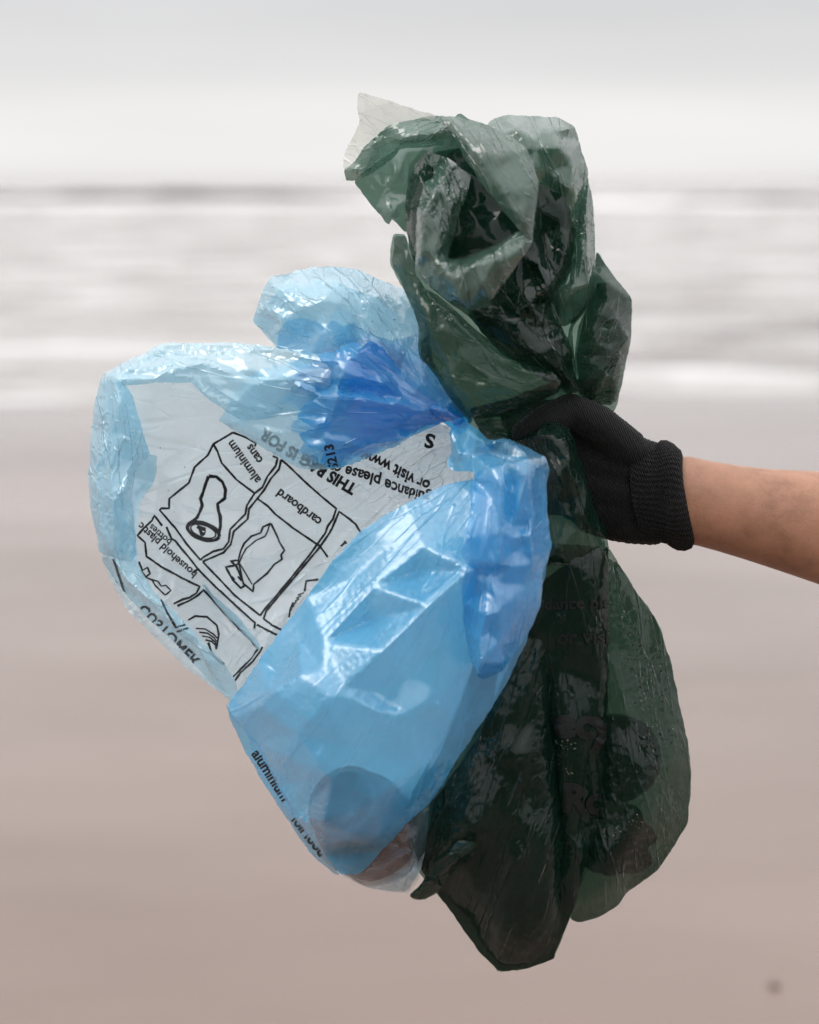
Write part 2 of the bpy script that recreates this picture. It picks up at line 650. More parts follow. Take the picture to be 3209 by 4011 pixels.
    for _ in range(soft):
        s = np.bincount(ed[:, 0], z[ed[:, 1]], len(q)) + np.bincount(ed[:, 1], z[ed[:, 0]], len(q))
        z = np.where(rim, z, 0.45 * z + 0.55 * s / deg)
    P = np.stack([(q[:, 0] - IMG_W / 2) * MM, (IMG_H / 2 - q[:, 1]) * MM, z + zoff], 1)
    base = P.copy()
    # ---- creases
    edge_fade = np.clip(seg_dist(q, op) / 40.0, 0.3, 1.0)
    local = 1.0
    if gather is not None:
        local = np.clip((np.hypot(*(q - gc).T) + 30.0) / 330.0, 0.35, 4.0)
    # creases cluster: some stretches stay taut, others crumple
    mask = np.zeros(len(q))
    for _ in range(4):
        an, wl_, ph_ = rng.uniform(0, 6.28), rng.uniform(220, 520), rng.uniform(0, 6.28)
        mask += np.sin((q[:, 0] * math.cos(an) + q[:, 1] * math.sin(an)) * 6.28 / wl_ + ph_)
    mask = np.clip(1.0 + 0.45 * mask, 0.3, 1.9)
    for n_, (fm, amp) in enumerate(fields):
        P[:, 2] += amp * edge_fade * local * (mask if n_ else 1.0) * fm(q)
    if slip:
        for k_ in (0, 1):
            fl_, _, _ = crumple(xs_, 75, rng, warp, unwarp)
            P[:, k_] += slip * edge_fade * fl_(q)
    base2 = P.copy()
    # ---- let the slightly too large sheet buckle between its folds
    if strain > 0 and iters:
        i, j = ed[:, 0], ed[:, 1]
        rest = np.linalg.norm(base[i] - base[j], axis=1) * (1 + strain)
        # bending: opposite corners of neighbouring triangles
        key = {}
        pairs = []
        for t in tris:
            for a, b, c in ((t[0], t[1], t[2]), (t[1], t[2], t[0]), (t[2], t[0], t[1])):
                k = (a, b) if a < b else (b, a)
                if k in key:
                    pairs.append((key[k], c))
                else:
                    key[k] = c
        pr = np.array(pairs)
        bi, bj = pr[:, 0], pr[:, 1]
        brest = np.linalg.norm(base[bi] - base[bj], axis=1) * (1 + strain)
        w = np.where(rim, 0.12, 1.0)
        N_ = len(q)
        for it in range(iters):
            acc = np.zeros((N_, 3))
            d = P[i] - P[j]
            L_ = np.linalg.norm(d, axis=1) + 1e-9
            c = (0.5 * (L_ - rest) / L_)[:, None] * d
            for k in range(3):
                acc[:, k] += np.bincount(j, c[:, k], N_) - np.bincount(i, c[:, k], N_)
            acc /= (deg * 0.42)[:, None]
            if bend:
                d = P[bi] - P[bj]
                L_ = np.linalg.norm(d, axis=1) + 1e-9
                c = (0.5 * bend * np.minimum(0, L_ - brest) / L_)[:, None] * d
                for k in range(3):
                    acc[:, k] += (np.bincount(bj, c[:, k], N_) - np.bincount(bi, c[:, k], N_)) / 2.5
            P += acc * w[:, None]
            P += (base2 - P) * (hold * np.where(rim, 3.0, 0.35))[:, None]
    wv = to_world(P)
    # outward = towards the viewer
    m = mesh_from(name, wv, tris[:, ::-1])
    uvw = warp(q) / 26.0
    uvl = m.uv_layers.new(name='crease_map')
    li = np.zeros(len(m.loops), int)
    m.loops.foreach_get('vertex_index', li)
    uvl.data.foreach_set('uv', uvw[li].ravel())
    if sharp < 170:
        m.set_sharp_from_angle(angle=math.radians(sharp))
    o = link(name, m, mat, parent)
    SHEETS[o.name] = FlatMap(q, tris, P)
    return o


SHEETS = {}
# how each sheet creases: facet size and depth (mm), direction or point it is drawn towards
CREASES = {
    'printed_back_panel': dict(h=10, soft=6, gather=(1850, 1690), aspect=3.2, layers=((110, 1.7), (46, 0.9), (24, 0.4)), strain=0.006, slip=3.6, sharp=32),
    'front_panel': dict(h=9.5, soft=2, gather=(1990, 1740), aspect=6.0, layers=((64, 1.7), (28, 0.9), (14, 0.4)), strain=0.002, sharp=32),
    'left_rim': dict(h=9.5, soft=2, along=84, aspect=4.0, layers=((70, 3.0), (34, 2.0), (22, 0.9)), strain=0.006, sharp=32),
    'left_rim_lining': dict(h=12, layers=((70, 2.2), (34, 1.2)), along=80, aspect=3.0),
    'lower_rim': dict(h=9.5, soft=2, aspect=5.0, layers=((70, 2.6), (34, 1.6), (18, 0.7)), sharp=32),
    'top_rim': dict(h=9.5, soft=2, aspect=5.5, layers=((70, 2.6), (34, 1.5), (18, 0.6)), strain=0.006, sharp=32),
    'gathered_neck': dict(h=9, soft=1, aspect=6.0, layers=((56, 2.8), (28, 1.8), (15, 0.8)), strain=0.008, sharp=32),
    'gathered_neck_lining': dict(h=11, layers=((60, 2.6), (28, 1.6)), aspect=6.0, sharp=32),
    'puffed_top': dict(h=9.5, soft=2, gather=(1640, 1470), aspect=3.2, layers=((70, 3.2), (34, 2.2), (18, 0.9)), strain=0.008, sharp=32),
    'puffed_top_back': dict(h=12, gather=(1640, 1470), aspect=3.0, layers=((70, 2.2), (34, 1.2))),
    'hanging_tail': dict(h=9.5, soft=1, along=96, aspect=5.0, layers=((70, 2.4), (34, 1.3), (20, 0.5)), strain=0.004, sharp=32),
    'bottom_panel': dict(h=10, layers=((60, 1.6), (30, 0.8)), sharp=32),
    'side_gusset': dict(h=10, aspect=4.0),
    'turned_lip': dict(h=9.5, aspect=4.0, layers=((50, 1.8), (26, 0.8)), sharp=32),
    'wing': dict(h=10, along=28, aspect=4.0, layers=((60, 1.2), (30, 0.5))),
    'wing_underside': dict(h=9.5, soft=3, along=-20, aspect=5.0, layers=((70, 1.7), (34, 0.8)), strain=0.002, sharp=34),
    'front_band': dict(h=9.5, soft=6, along=57, aspect=7.0, layers=((70, 1.5), (32, 0.7)), strain=0.0, sharp=34),
    'loop_cup': dict(h=9.5, soft=2, along=70, aspect=4.0, layers=((70, 2.2), (34, 1.1), (20, 0.4)), strain=0.003, sharp=34),
    'loop_edge': dict(h=9.5, layers=((50, 2.0), (28, 1.0)), sharp=34),
    'right_hump': dict(h=9.5, soft=2, gather=(2260, 1100), aspect=4.5, layers=((60, 1.4), (30, 0.8)), strain=0.003, sharp=34),
    'right_strip': dict(h=9.5, soft=1, along=88, aspect=4.5, layers=((56, 2.2), (30, 1.2), (18, 0.5)), strain=0.004, sharp=34),
    'throat': dict(h=9.5, soft=1, aspect=4.5, layers=((60, 2.8), (30, 1.6), (16, 0.6)), strain=0.008, sharp=34),
    'left_skirt': dict(h=9.5, soft=2, gather=(2240, 1600), aspect=4.5, layers=((70, 1.8), (32, 1.2), (17, 0.5)), strain=0.004, sharp=34),
    'right_flank': dict(h=9.5, soft=1, gather=(2250, 1560), aspect=4.0, layers=((64, 2.4), (30, 1.3), (16, 0.5)), strain=0.006, sharp=34),
    'draped_neck': dict(h=9.5, soft=1, along=76, aspect=5.0, layers=((54, 2.6), (28, 1.4), (18, 0.5)), strain=0.006, sharp=34),
    'printed_front_panel': dict(h=10, soft=14, along=88, aspect=7.0, layers=((70, 2.0), (32, 0.9)), strain=0.002, sharp=34, slip=0.8),
    'left_lobe_front': dict(h=10, soft=20, along=108, aspect=5.5, layers=((90, 4.0), (40, 1.8), (22, 0.7)), strain=0.002, sharp=34),
    'right_lobe_front': dict(h=10, soft=20, along=80, aspect=7.0, layers=((80, 3.0), (36, 1.3), (20, 0.5)), strain=0.002, sharp=34),
    'left_lobe_back': dict(soft=20), 'right_lobe_back': dict(soft=20),
    'corner_tail': dict(h=9, layers=((40, 2.6), (22, 1.2)), along=-35, aspect=3.0, sharp=34),
}


def face_normals(fm):
    a, b, c = fm.val[fm.tris[:, 0]], fm.val[fm.tris[:, 1]], fm.val[fm.tris[:, 2]]
    n = np.cross(b - a, c - a)
    n /= np.linalg.norm(n, axis=1)[:, None] + 1e-9
    n *= np.sign(n[:, 2:3] + 1e-9)
    return n


def lay_on(sheet, v2, faces, lift):
    """lay flat artwork (layout units) onto a buckled sheet, lift mm proud of it; drops what falls off the sheet"""
    fm = SHEETS[sheet.name]
    v2 = np.asarray(v2, float)
    p = fm(v2)
    n = face_normals(fm)[fm.face]
    ok = fm.hit
    p = p + n * lift
    faces = [f for f in faces if all(ok[k] for k in f)]
    return to_world(p), faces


def stroke(pl, w, closed=False):
    """a pen line as a strip of quads; w in layout units"""
    if closed:
        pl = list(pl) + [pl[0]]
    r = np.array([p[:2] for p in resample(pl, 9.0, False)])
    t = np.gradient(r, axis=0)
    t /= np.linalg.norm(t, axis=1)[:, None] + 1e-9
    nrm = np.stack([-t[:, 1], t[:, 0]], 1)
    k = np.arange(len(r))
    ww = w * (1 + 0.16 * np.sin(k * 0.9 + pl[0][0]) * np.sin(k * 0.37 + pl[0][1]))
    v = np.concatenate([r + nrm * ww[:, None] / 2, r - nrm * ww[:, None] / 2])
    n = len(r)
    f = [(i, i + 1, n + i + 1) for i in range(n - 1)] + [(i, n + i + 1, n + i) for i in range(n - 1)]
    return v, f


def glyphs(text, org, ang, size, bold=0.02, mirror=False, sx=1.0):
    """lettering as flat triangles; ang = reading direction in degrees, clockwise in the picture"""
    cu = bpy.data.curves.new('lettering', 'FONT')
    cu.body = text
    cu.size = 1.0
    cu.offset = bold
    cu.resolution_u = 3
    o = bpy.data.objects.new('lettering', cu)
    COL.objects.link(o)
    dg = bpy.context.evaluated_depsgraph_get()
    me = bpy.data.meshes.new_from_object(o.evaluated_get(dg))
    bm = bmesh.new()
    bm.from_mesh(me)
    bmesh.ops.triangulate(bm, faces=bm.faces[:])
    for _ in range(5):
        long_e = [e for e in bm.edges if e.calc_length() * size > 14]
        if not long_e:
            break
        bmesh.ops.subdivide_edges(bm, edges=long_e, cuts=1)
        bmesh.ops.triangulate(bm, faces=bm.faces[:])
    v = np.array([(p.co.x, p.co.y) for p in bm.verts])
    bm.verts.index_update()
    f = [tuple(p.index for p in fc.verts) for fc in bm.faces]
    bm.free()
    bpy.data.objects.remove(o)
    bpy.data.meshes.remove(me)
    bpy.data.curves.remove(cu)
    v = v * size
    v[:, 0] *= sx
    if mirror:
        v[:, 0] *= -1
    a = math.radians(ang)
    dx, dy = np.array([math.cos(a), math.sin(a)]), np.array([-math.sin(a), math.cos(a)])
    return np.array(org)[None] + v[:, :1] * dx - v[:, 1:] * dy, f


def print_on(name, sheet, parts, mat, lift=0.35):
    vs_, fs_ = [], []
    off = 0
    for v, f in parts:
        wv, ff = lay_on(sheet, v, f, lift)
        vs_.append(wv)
        fs_ += [tuple(k + off for k in t) for t in ff]
        off += len(wv)
    m = mesh_from(name, np.concatenate(vs_), fs_, smooth=False)
    bm = bmesh.new(); bm.from_mesh(m)
    bmesh.ops.delete(bm, geom=[v for v in bm.verts if not v.link_faces], context='VERTS')
    bm.to_mesh(m); bm.free()
    return link(name, m, mat, sheet)


def film_material(name, tint, scat_col, scatter, rough, fres=1.6, fine=0.1, crease=1.0, lines=0.0, ridge=1.0, inner=False):
    """thin coloured film: tinted pass-through, a little scattering, a glossy skin; fine creases follow the sheet's crease map.
    inner = an unseen inner fold: the same film without the fine creases."""
    m, N, L = new_mat(name)
    out = N.new('ShaderNodeOutputMaterial')
    tc = N.new('ShaderNodeTexCoord')
    n2 = node(N, 'ShaderNodeTexNoise', Scale=22.0, Detail=3.0, Roughness=0.55)
    L.new(tc.outputs['Object'], n2.inputs['Vector'])
    nrm, line = None, None
    if not inner:
        uv = node(N, 'ShaderNodeUVMap', uv_map='crease_map')
        for sc_, dist, rd in ((0.40, 0.0018 * crease, 0.0007 * ridge), (1.0, 0.0008 * crease, 0.0004 * ridge)):
            dn = node(N, 'ShaderNodeTexNoise', Scale=sc_ * 0.8, Detail=1.0)
            L.new(uv.outputs[0], dn.inputs['Vector'])
            dm = node(N, 'ShaderNodeVectorMath', operation='MULTIPLY_ADD')
            L.new(dn.outputs['Color'], dm.inputs[0])
            dm.inputs[1].default_value = (1.0 / sc_, 1.0 / sc_, 0)
            L.new(uv.outputs[0], dm.inputs[2])
            ms_ = node(N, 'ShaderNodeVectorMath', operation='SCALE')
            ms_.inputs['Scale'].default_value = sc_
            L.new(dm.outputs[0], ms_.inputs[0])
            vo = node(N, 'ShaderNodeTexVoronoi', Scale=1.0)
            vo.voronoi_dimensions = '2D'
            L.new(ms_.outputs[0], vo.inputs['Vector'])
            su = node(N, 'ShaderNodeVectorMath', operation='SUBTRACT')
            L.new(ms_.outputs[0], su.inputs[0]); L.new(vo.outputs['Position'], su.inputs[1])
            rc = node(N, 'ShaderNodeVectorMath', operation='SUBTRACT')
            L.new(vo.outputs['Color'], rc.inputs[0])
            rc.inputs[1].default_value = (0.5, 0.5, 0.5)
            dt = node(N, 'ShaderNodeVectorMath', operation='DOT_PRODUCT')
            L.new(su.outputs[0], dt.inputs[0]); L.new(rc.outputs[0], dt.inputs[1])
            ve = node(N, 'ShaderNodeTexVoronoi', Scale=1.0)
            ve.voronoi_dimensions = '2D'
            ve.feature = 'DISTANCE_TO_EDGE'
            L.new(ms_.outputs[0], ve.inputs['Vector'])
            ln_ = N.new('ShaderNodeMapRange')
            ln_.interpolation_type = 'SMOOTHSTEP'
            ln_.inputs['From Min'].default_value = 0.0
            ln_.inputs['From Max'].default_value = 0.07
            ln_.inputs['To Min'].default_value = 1.0
            ln_.inputs['To Max'].default_value = 0.0
            L.new(ve.outputs['Distance'], ln_.inputs['Value'])
            # only some creases are pressed in
            pk = N.new('ShaderNodeMapRange')
            pk.inputs['From Min'].default_value = 0.42
            pk.inputs['From Max'].default_value = 0.62
            L.new(dn.outputs['Fac'], pk.inputs['Value'])
            lm = node(N, 'ShaderNodeMath', operation='MULTIPLY')
            L.new(ln_.outputs['Result'], lm.inputs[0]); L.new(pk.outputs['Result'], lm.inputs[1])
            hs = node(N, 'ShaderNodeMath', operation='MULTIPLY_ADD')
            L.new(dt.outputs['Value'], hs.inputs[0])
            hs.inputs[1].default_value = dist
            rs_ = node(N, 'ShaderNodeMath', operation='MULTIPLY')
            L.new(lm.outputs[0], rs_.inputs[0])
            rs_.inputs[1].default_value = rd
            L.new(rs_.outputs[0], hs.inputs[2])
            bq = node(N, 'ShaderNodeBump', Strength=1.0, Distance=1.0)
            L.new(hs.outputs[0], bq.inputs['Height'])
            if nrm is not None:
                L.new(nrm.outputs[0], bq.inputs['Normal'])
            nrm = bq
            if line is None:
                line = lm
            else:
                mxl = node(N, 'ShaderNodeMath', operation='MAXIMUM')
                L.new(line.outputs[0], mxl.inputs[0]); L.new(lm.outputs[0], mxl.inputs[1])
                line = mxl
    tr = N.new('ShaderNodeBsdfTransparent')
    tr.inputs['Color'].default_value = tint + (1,)
    df = N.new('ShaderNodeBsdfDiffuse')
    tl = N.new('ShaderNodeBsdfTranslucent')
    for s_ in (df, tl):
        s_.inputs['Color'].default_value = scat_col + (1,)
        if nrm is not None:
            L.new(nrm.outputs[0], s_.inputs['Normal'])
    ms = N.new('ShaderNodeMixShader')
    ms.inputs['Fac'].default_value = 0.5
    L.new(df.outputs[0], ms.inputs[1]); L.new(tl.outputs[0], ms.inputs[2])
    mr = N.new('ShaderNodeMapRange')
    mr.inputs['From Min'].default_value = 0.3
    mr.inputs['From Max'].default_value = 0.7
    mr.inputs['To Min'].default_value = scatter * 0.8
    mr.inputs['To Max'].default_value = scatter * 1.2
    L.new(n2.outputs['Fac'], mr.inputs['Value'])
    fac = mr.outputs['Result']
    if lines and line is not None:
        # pressed creases turn milky
        ad = node(N, 'ShaderNodeMath', operation='MULTIPLY_ADD', use_clamp=True)
        L.new(line.outputs[0], ad.inputs[0])
        ad.inputs[1].default_value = lines
        L.new(fac, ad.inputs[2])
        fac = ad.outputs[0]
    mb = N.new('ShaderNodeMixShader')
    L.new(fac, mb.inputs['Fac'])
    L.new(tr.outputs[0], mb.inputs[1]); L.new(ms.outputs[0], mb.inputs[2])
    gl = N.new('ShaderNodeBsdfGlossy')
    gl.inputs['Roughness'].default_value = rough
    fr = node(N, 'ShaderNodeFresnel', IOR=1.5)
    if nrm is not None:
        L.new(nrm.outputs[0], gl.inputs['Normal'])
        L.new(nrm.outputs[0], fr.inputs['Normal'])
    mu = node(N, 'ShaderNodeMath', operation='MULTIPLY', use_clamp=True)
    mu.inputs[1].default_value = fres
    L.new(fr.outputs[0], mu.inputs[0])
    mc = node(N, 'ShaderNodeMath', operation='MINIMUM')
    L.new(mu.outputs[0], mc.inputs[0])
    mc.inputs[1].default_value = 0.38
    mf = N.new('ShaderNodeMixShader')
    L.new(mc.outputs[0], mf.inputs['Fac'])
    L.new(mb.outputs[0], mf.inputs[1]); L.new(gl.outputs[0], mf.inputs[2])
    L.new(mf.outputs[0], out.inputs['Surface'])
    return m


FILM = dict(
    blue_film=dict(tint=(0.66, 0.88, 0.995), scat_col=(0.54, 0.86, 1.0), scatter=0.44, rough=0.15, fres=2.2, crease=1.2, lines=0.30, ridge=1.3),
    blue_film_backlit=dict(tint=(0.78, 0.925, 1.0), scat_col=(0.80, 0.94, 1.0), scatter=0.60, rough=0.17, fres=2.0, crease=1.2, lines=0.25, ridge=1.3),  # whitened in colour to stand for light coming from behind
    blue_film_stretched=dict(tint=(0.90, 0.95, 0.98), scat_col=(0.55, 0.80, 1.0), scatter=0.08, rough=0.14, fres=0.9, crease=0.8, lines=0.03),
    blue_film_doubled_shade=dict(tint=(0.32, 0.73, 0.97), scat_col=(0.125, 0.575, 1.0), scatter=0.46, rough=0.25, fres=2.3, crease=0.6, lines=0.10, ridge=0.6),  # doubled film, also deepened in colour where panels get no backlight
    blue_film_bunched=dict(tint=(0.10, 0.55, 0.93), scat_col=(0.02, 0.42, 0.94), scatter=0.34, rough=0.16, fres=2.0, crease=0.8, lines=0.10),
    green_film=dict(tint=(0.15, 0.245, 0.195), scat_col=(0.105, 0.215, 0.168), scatter=0.58, rough=0.11, fres=1.8, crease=0.8, lines=0.12, ridge=1.2),
    wet_shaded_green_film=dict(tint=(0.25, 0.365, 0.30), scat_col=(0.020, 0.066, 0.048), scatter=0.34, rough=0.08, fres=0.6, crease=0.7, ridge=1.0),  # wet film, its dark tone also holds the shade of throat and lobes
    green_film_glare=dict(tint=(0.84, 0.86, 0.82), scat_col=(0.80, 0.81, 0.77), scatter=0.55, rough=0.18, fres=1.2, crease=0.3, lines=0.05),  # paler copy of the film with glare put into its colour
)
BLUE, BLUE_PANEL, BLUE_THIN, BLUE2, BLUE3, GREEN, GREEN_WET_SHADE, GREEN_GLARE = [film_material(n_, **k_) for n_, k_ in FILM.items()]
INNER = {m_.name: film_material(m_.name + '_inner_fold', inner=True, **FILM[m_.name]) for m_ in (BLUE, BLUE2, BLUE3, GREEN, GREEN_WET_SHADE)}
INK = plain('black_ink', (0.012, 0.013, 0.016), 0.45, 0.3, 0.3, 90.0)
DARK_INK = plain('dark_ink', (0.004, 0.006, 0.006), 0.5, 0.3, 0.3, 90.0)
# ------------------------------------------------------------------ gloved hand and forearm
def capsule_chain(bm, pts, n=20):
    """tapered rounded limb through pts = (x, y, z, radius mm[, flatten]) in the layout frame"""
    P_ = [np.array([*flat(p[0], p[1]), p[2]]) for p in pts]
    R_ = [p[3] for p in pts]
    for a in range(len(pts) - 1):
        p0, p1, r0, r1 = P_[a], P_[a + 1], R_[a], R_[a + 1]
        L_ = np.linalg.norm(p1 - p0)
        k = max(2, int(L_ / 2.5))
        for j in range(k + 1):
            t = j / k
            c = p0 + (p1 - p0) * t
            r = r0 + (r1 - r0) * t
            M = Matrix.Translation(c) @ Matrix.Diagonal((r, r, r, 1))
            bmesh.ops.create_icosphere(bm, subdivisions=2, radius=1.0, matrix=M)


def remeshed(name, bm, voxel, smooth):
    m = bpy.data.meshes.new(name)
    bm.to_mesh(m); bm.free()
    o = bpy.data.objects.new(name, m)
    COL.objects.link(o)
    md = o.modifiers.new('r', 'REMESH')
    md.mode = 'VOXEL'
    md.voxel_size = voxel
    sm = o.modifiers.new('s', 'SMOOTH')
    sm.factor = 0.5
    sm.iterations = smooth
    dg = bpy.context.evaluated_depsgraph_get()
    out = bpy.data.meshes.new_from_object(o.evaluated_get(dg))
    bpy.data.objects.remove(o)
    bpy.data.meshes.remove(m)
    v = np.zeros(len(out.vertices) * 3)
    out.vertices.foreach_get('co', v)
    return out, v.reshape(-1, 3)


def ring_tube(stations, n=48, wob=None):
    """stations: (x, y_top, y_bottom, z_centre, half depth mm, lean px) -> elliptical tube"""
    v, f = [], []
    for s, (x, yt, yb, zc, hd, lean) in enumerate(stations):
        for k in range(n):
            a = 2 * math.pi * k / n
            cy_, hy = (yt + yb) / 2, (yb - yt) / 2
            ca, sa = math.cos(a), math.sin(a)
            e = 0.92
            yy = cy_ - hy * math.copysign(abs(ca) ** e, ca)
            zz = zc + hd * math.copysign(abs(sa) ** e, sa)
            xx = x + lean * (-ca)
            if wob:
                dx, dy, dz = wob(s, k, n)
                xx += dx; yy += dy; zz += dz
            fx, fy = flat(xx, yy)
            v.append((fx, fy, zz))
    m_ = len(stations)
    for i in range(m_ - 1):
        for k in range(n):
            f.append((i * n + k, (i + 1) * n + k, (i + 1) * n + (k + 1) % n, i * n + (k + 1) % n))
    f.append(tuple(range(n)))
    f.append(tuple((m_ - 1) * n + n - 1 - k for k in range(n)))
    return np.array(v), f


def skin_material():
    m, N, L = new_mat('skin')
    out = N.new('ShaderNodeOutputMaterial')
    b = node(N, 'ShaderNodeBsdfPrincipled')
    tc = N.new('ShaderNodeTexCoord')
    n1 = node(N, 'ShaderNodeTexNoise', Scale=34.0, Detail=9.0, Roughness=0.72)
    L.new(tc.outputs['Object'], n1.inputs['Vector'])
    c = ramp(N, [(0.30, (0.22, 0.098, 0.055, 1)), (0.5, (0.34, 0.168, 0.102, 1)), (0.70, (0.42, 0.205, 0.13, 1))])
    L.new(n1.outputs['Fac'], c.inputs['Fac'])
    sp = node(N, 'ShaderNodeTexVoronoi', Scale=70.0)
    L.new(tc.outputs['Object'], sp.inputs['Vector'])
    fr = ramp(N, [(0.02, (0.24, 0.11, 0.07, 1)), (0.06, (1, 1, 1, 1))])
    L.new(sp.outputs['Distance'], fr.inputs['Fac'])
    mx = node(N, 'ShaderNodeMix', data_type='RGBA', blend_type='MULTIPLY')
    mx.inputs['Factor'].default_value = 0.35
    L.new(c.outputs['Color'], mx.inputs['A']); L.new(fr.outputs['Color'], mx.inputs['B'])
    L.new(mx.outputs['Result'], b.inputs['Base Color'])
    b.inputs['Roughness'].default_value = 0.52
    b.inputs['Subsurface Weight'].default_value = 0.25
    b.inputs['Subsurface Radius'].default_value = (0.006, 0.0025, 0.0015)
    b.inputs['Subsurface Scale'].default_value = 0.6
    n2 = node(N, 'ShaderNodeTexNoise', Scale=700.0, Detail=3.0)
    L.new(tc.outputs['Object'], n2.inputs['Vector'])
    bp = node(N, 'ShaderNodeBump', Strength=0.4, Distance=0.0006)
    L.new(n2.outputs['Fac'], bp.inputs['Height'])
    L.new(bp.outputs[0], b.inputs['Normal'])
    L.new(b.outputs[0], out.inputs['Surface'])
    return m


def knit_material():
    m, N, L = new_mat('black_knit')
    out = N.new('ShaderNodeOutputMaterial')
    b = node(N, 'ShaderNodeBsdfPrincipled')
    tc = N.new('ShaderNodeTexCoord')
    mp = N.new('ShaderNodeMapping')
    mp.inputs['Rotation'].default_value = (0, math.radians(22), 0)
    L.new(tc.outputs['Object'], mp.inputs[0])
    wv = node(N, 'ShaderNodeTexWave', Scale=210.0, Distortion=1.2, Detail=2.0)
    wv.bands_direction = 'X'
    wv.inputs['Detail Scale'].default_value = 0.6
    L.new(mp.outputs[0], wv.inputs['Vector'])
    w2 = node(N, 'ShaderNodeTexWave', Scale=260.0, Distortion=0.8, Detail=1.0)
    w2.bands_direction = 'Z'
    L.new(mp.outputs[0], w2.inputs['Vector'])
    mu = node(N, 'ShaderNodeMath', operation='MULTIPLY_ADD')
    L.new(w2.outputs['Fac'], mu.inputs[0])
    mu.inputs[1].default_value = 0.45
    L.new(wv.outputs['Fac'], mu.inputs[2])
    bp = node(N, 'ShaderNodeBump', Strength=0.9, Distance=0.0012)
    L.new(mu.outputs[0], bp.inputs['Height'])
    L.new(bp.outputs[0], b.inputs['Normal'])
    n1 = node(N, 'ShaderNodeTexNoise', Scale=45.0, Detail=5.0)
    L.new(tc.outputs['Object'], n1.inputs['Vector'])
    c = ramp(N, [(0.3, (0.0025, 0.0025, 0.003, 1)), (0.7, (0.006, 0.006, 0.0065, 1))])
    L.new(n1.outputs['Fac'], c.inputs['Fac'])
    L.new(c.outputs['Color'], b.inputs['Base Color'])
    b.inputs['Roughness'].default_value = 0.75
    b.inputs['Specular IOR Level'].default_value = 0.3
    b.inputs['Sheen Weight'].default_value = 0.03
    b.inputs['Sheen Roughness'].default_value = 0.4
    L.new(b.outputs[0], out.inputs['Surface'])
    return m


SKIN, KNIT = skin_material(), knit_material()
# forearm: wrist inside the cuff at left, thickening towards the elbow far right, then the upper arm
v, f = ring_tube([(2560, 1840, 2060, 0, 15, 10), (2620, 1810, 2100, 0, 20, 14), (2650, 1790, 2125, 0, 23, 16), (2720, 1788, 2138, 0, 25, 16), (2800, 1806, 2160, 0, 27, 16), (2900, 1822, 2190, 0, 29, 14), (3000, 1835, 2222, -1, 32, 12), (3100, 1841, 2255, -2, 34, 10), (3209, 1846, 2292, -3, 36, 8),
                  (3350, 1850, 2335, -5, 39, 6), (3500, 1856, 2368, -8, 41, 4), (3700, 1880, 2390, -12, 41, 0), (3850, 1900, 2390, -18, 40, -10), (3980, 1890, 2385, -26, 40, -20), (4120, 1850, 2370, -38, 43, -20), (4400, 1780, 2340, -70, 46, 0), (4700, 1700, 2310, -110, 48, 0)], n=56)
person = link('person', mesh_from('person', to_world(v), f), SKIN)
tag(person, 'bare forearm reaching in from the right, its black-gloved hand gripping both bags', 'person')

bm = bmesh.new()
# palm and back of the hand
for row in ([(2570, 1815, 0, 15), (2470, 1780, 0, 15), (2380, 1745, 0, 15), (2290, 1700, 2, 15), (2225, 1660, 2, 14)],
            [(2570, 1870, 0, 17), (2450, 1850, 0, 18), (2330, 1810, 0, 18), (2230, 1760, 0, 16)],
            [(2570, 1940, 0, 18), (2450, 1930, 0, 19), (2330, 1900, -2, 19), (2235, 1860, -2, 17)],
            [(2570, 2000, 0, 17), (2470, 2000, -2, 18), (2370, 1990, -4, 18), (2265, 1960, -6, 16)],
            [(2560, 2060, 0, 14), (2480, 2050, -2, 15), (2410, 2040, -6, 15), (2320, 2020, -8, 14)]):
    capsule_chain(bm, row)
# thumb, over the top and round the gathered bags
capsule_chain(bm, [(2460, 1760, 8, 15), (2340, 1665, 12, 15), (2235, 1612, 16, 13.5), (2140, 1650, 26, 12), (2060, 1700, 30, 10.5)])
# index to little finger, curling behind the bags and back
for y0, r in ((1640, 11.5), (1750, 11.5), (1855, 11), (1955, 10)):
    d = (y0 - 1640) / 315.0
    capsule_chain(bm, [(2240 + 40 * d, y0 + 10, 0, r + 3), (2110 + 40 * d, y0 - 12, -10, r + 1), (2020 + 50 * d, y0 - 5, -34, r), (2060 + 50 * d, y0 + 12, -52, r - 0.8), (2180 + 40 * d, y0 + 20, -44, r - 1.5)])
gm, gv = remeshed('glove', bm, 1.7, 4)
# knitted ribs
nrm = np.zeros(len(gm.vertices) * 3)
gm.vertices.foreach_get('normal', nrm)
nrm = nrm.reshape(-1, 3)
s_ = gv[:, 0] * 0.93 - gv[:, 1] * 0.37
gv = gv + nrm * (0.28 * np.sin(s_ * 2 * math.pi / 2.4))[:, None]
gm.vertices.foreach_set('co', to_world(gv).ravel())
gm.update()
gm.polygons.foreach_set('use_smooth', [True] * len(gm.polygons))
glove = link('glove', gm, KNIT, person)
tag(glove, 'black knitted work glove closed round the necks of the bags')

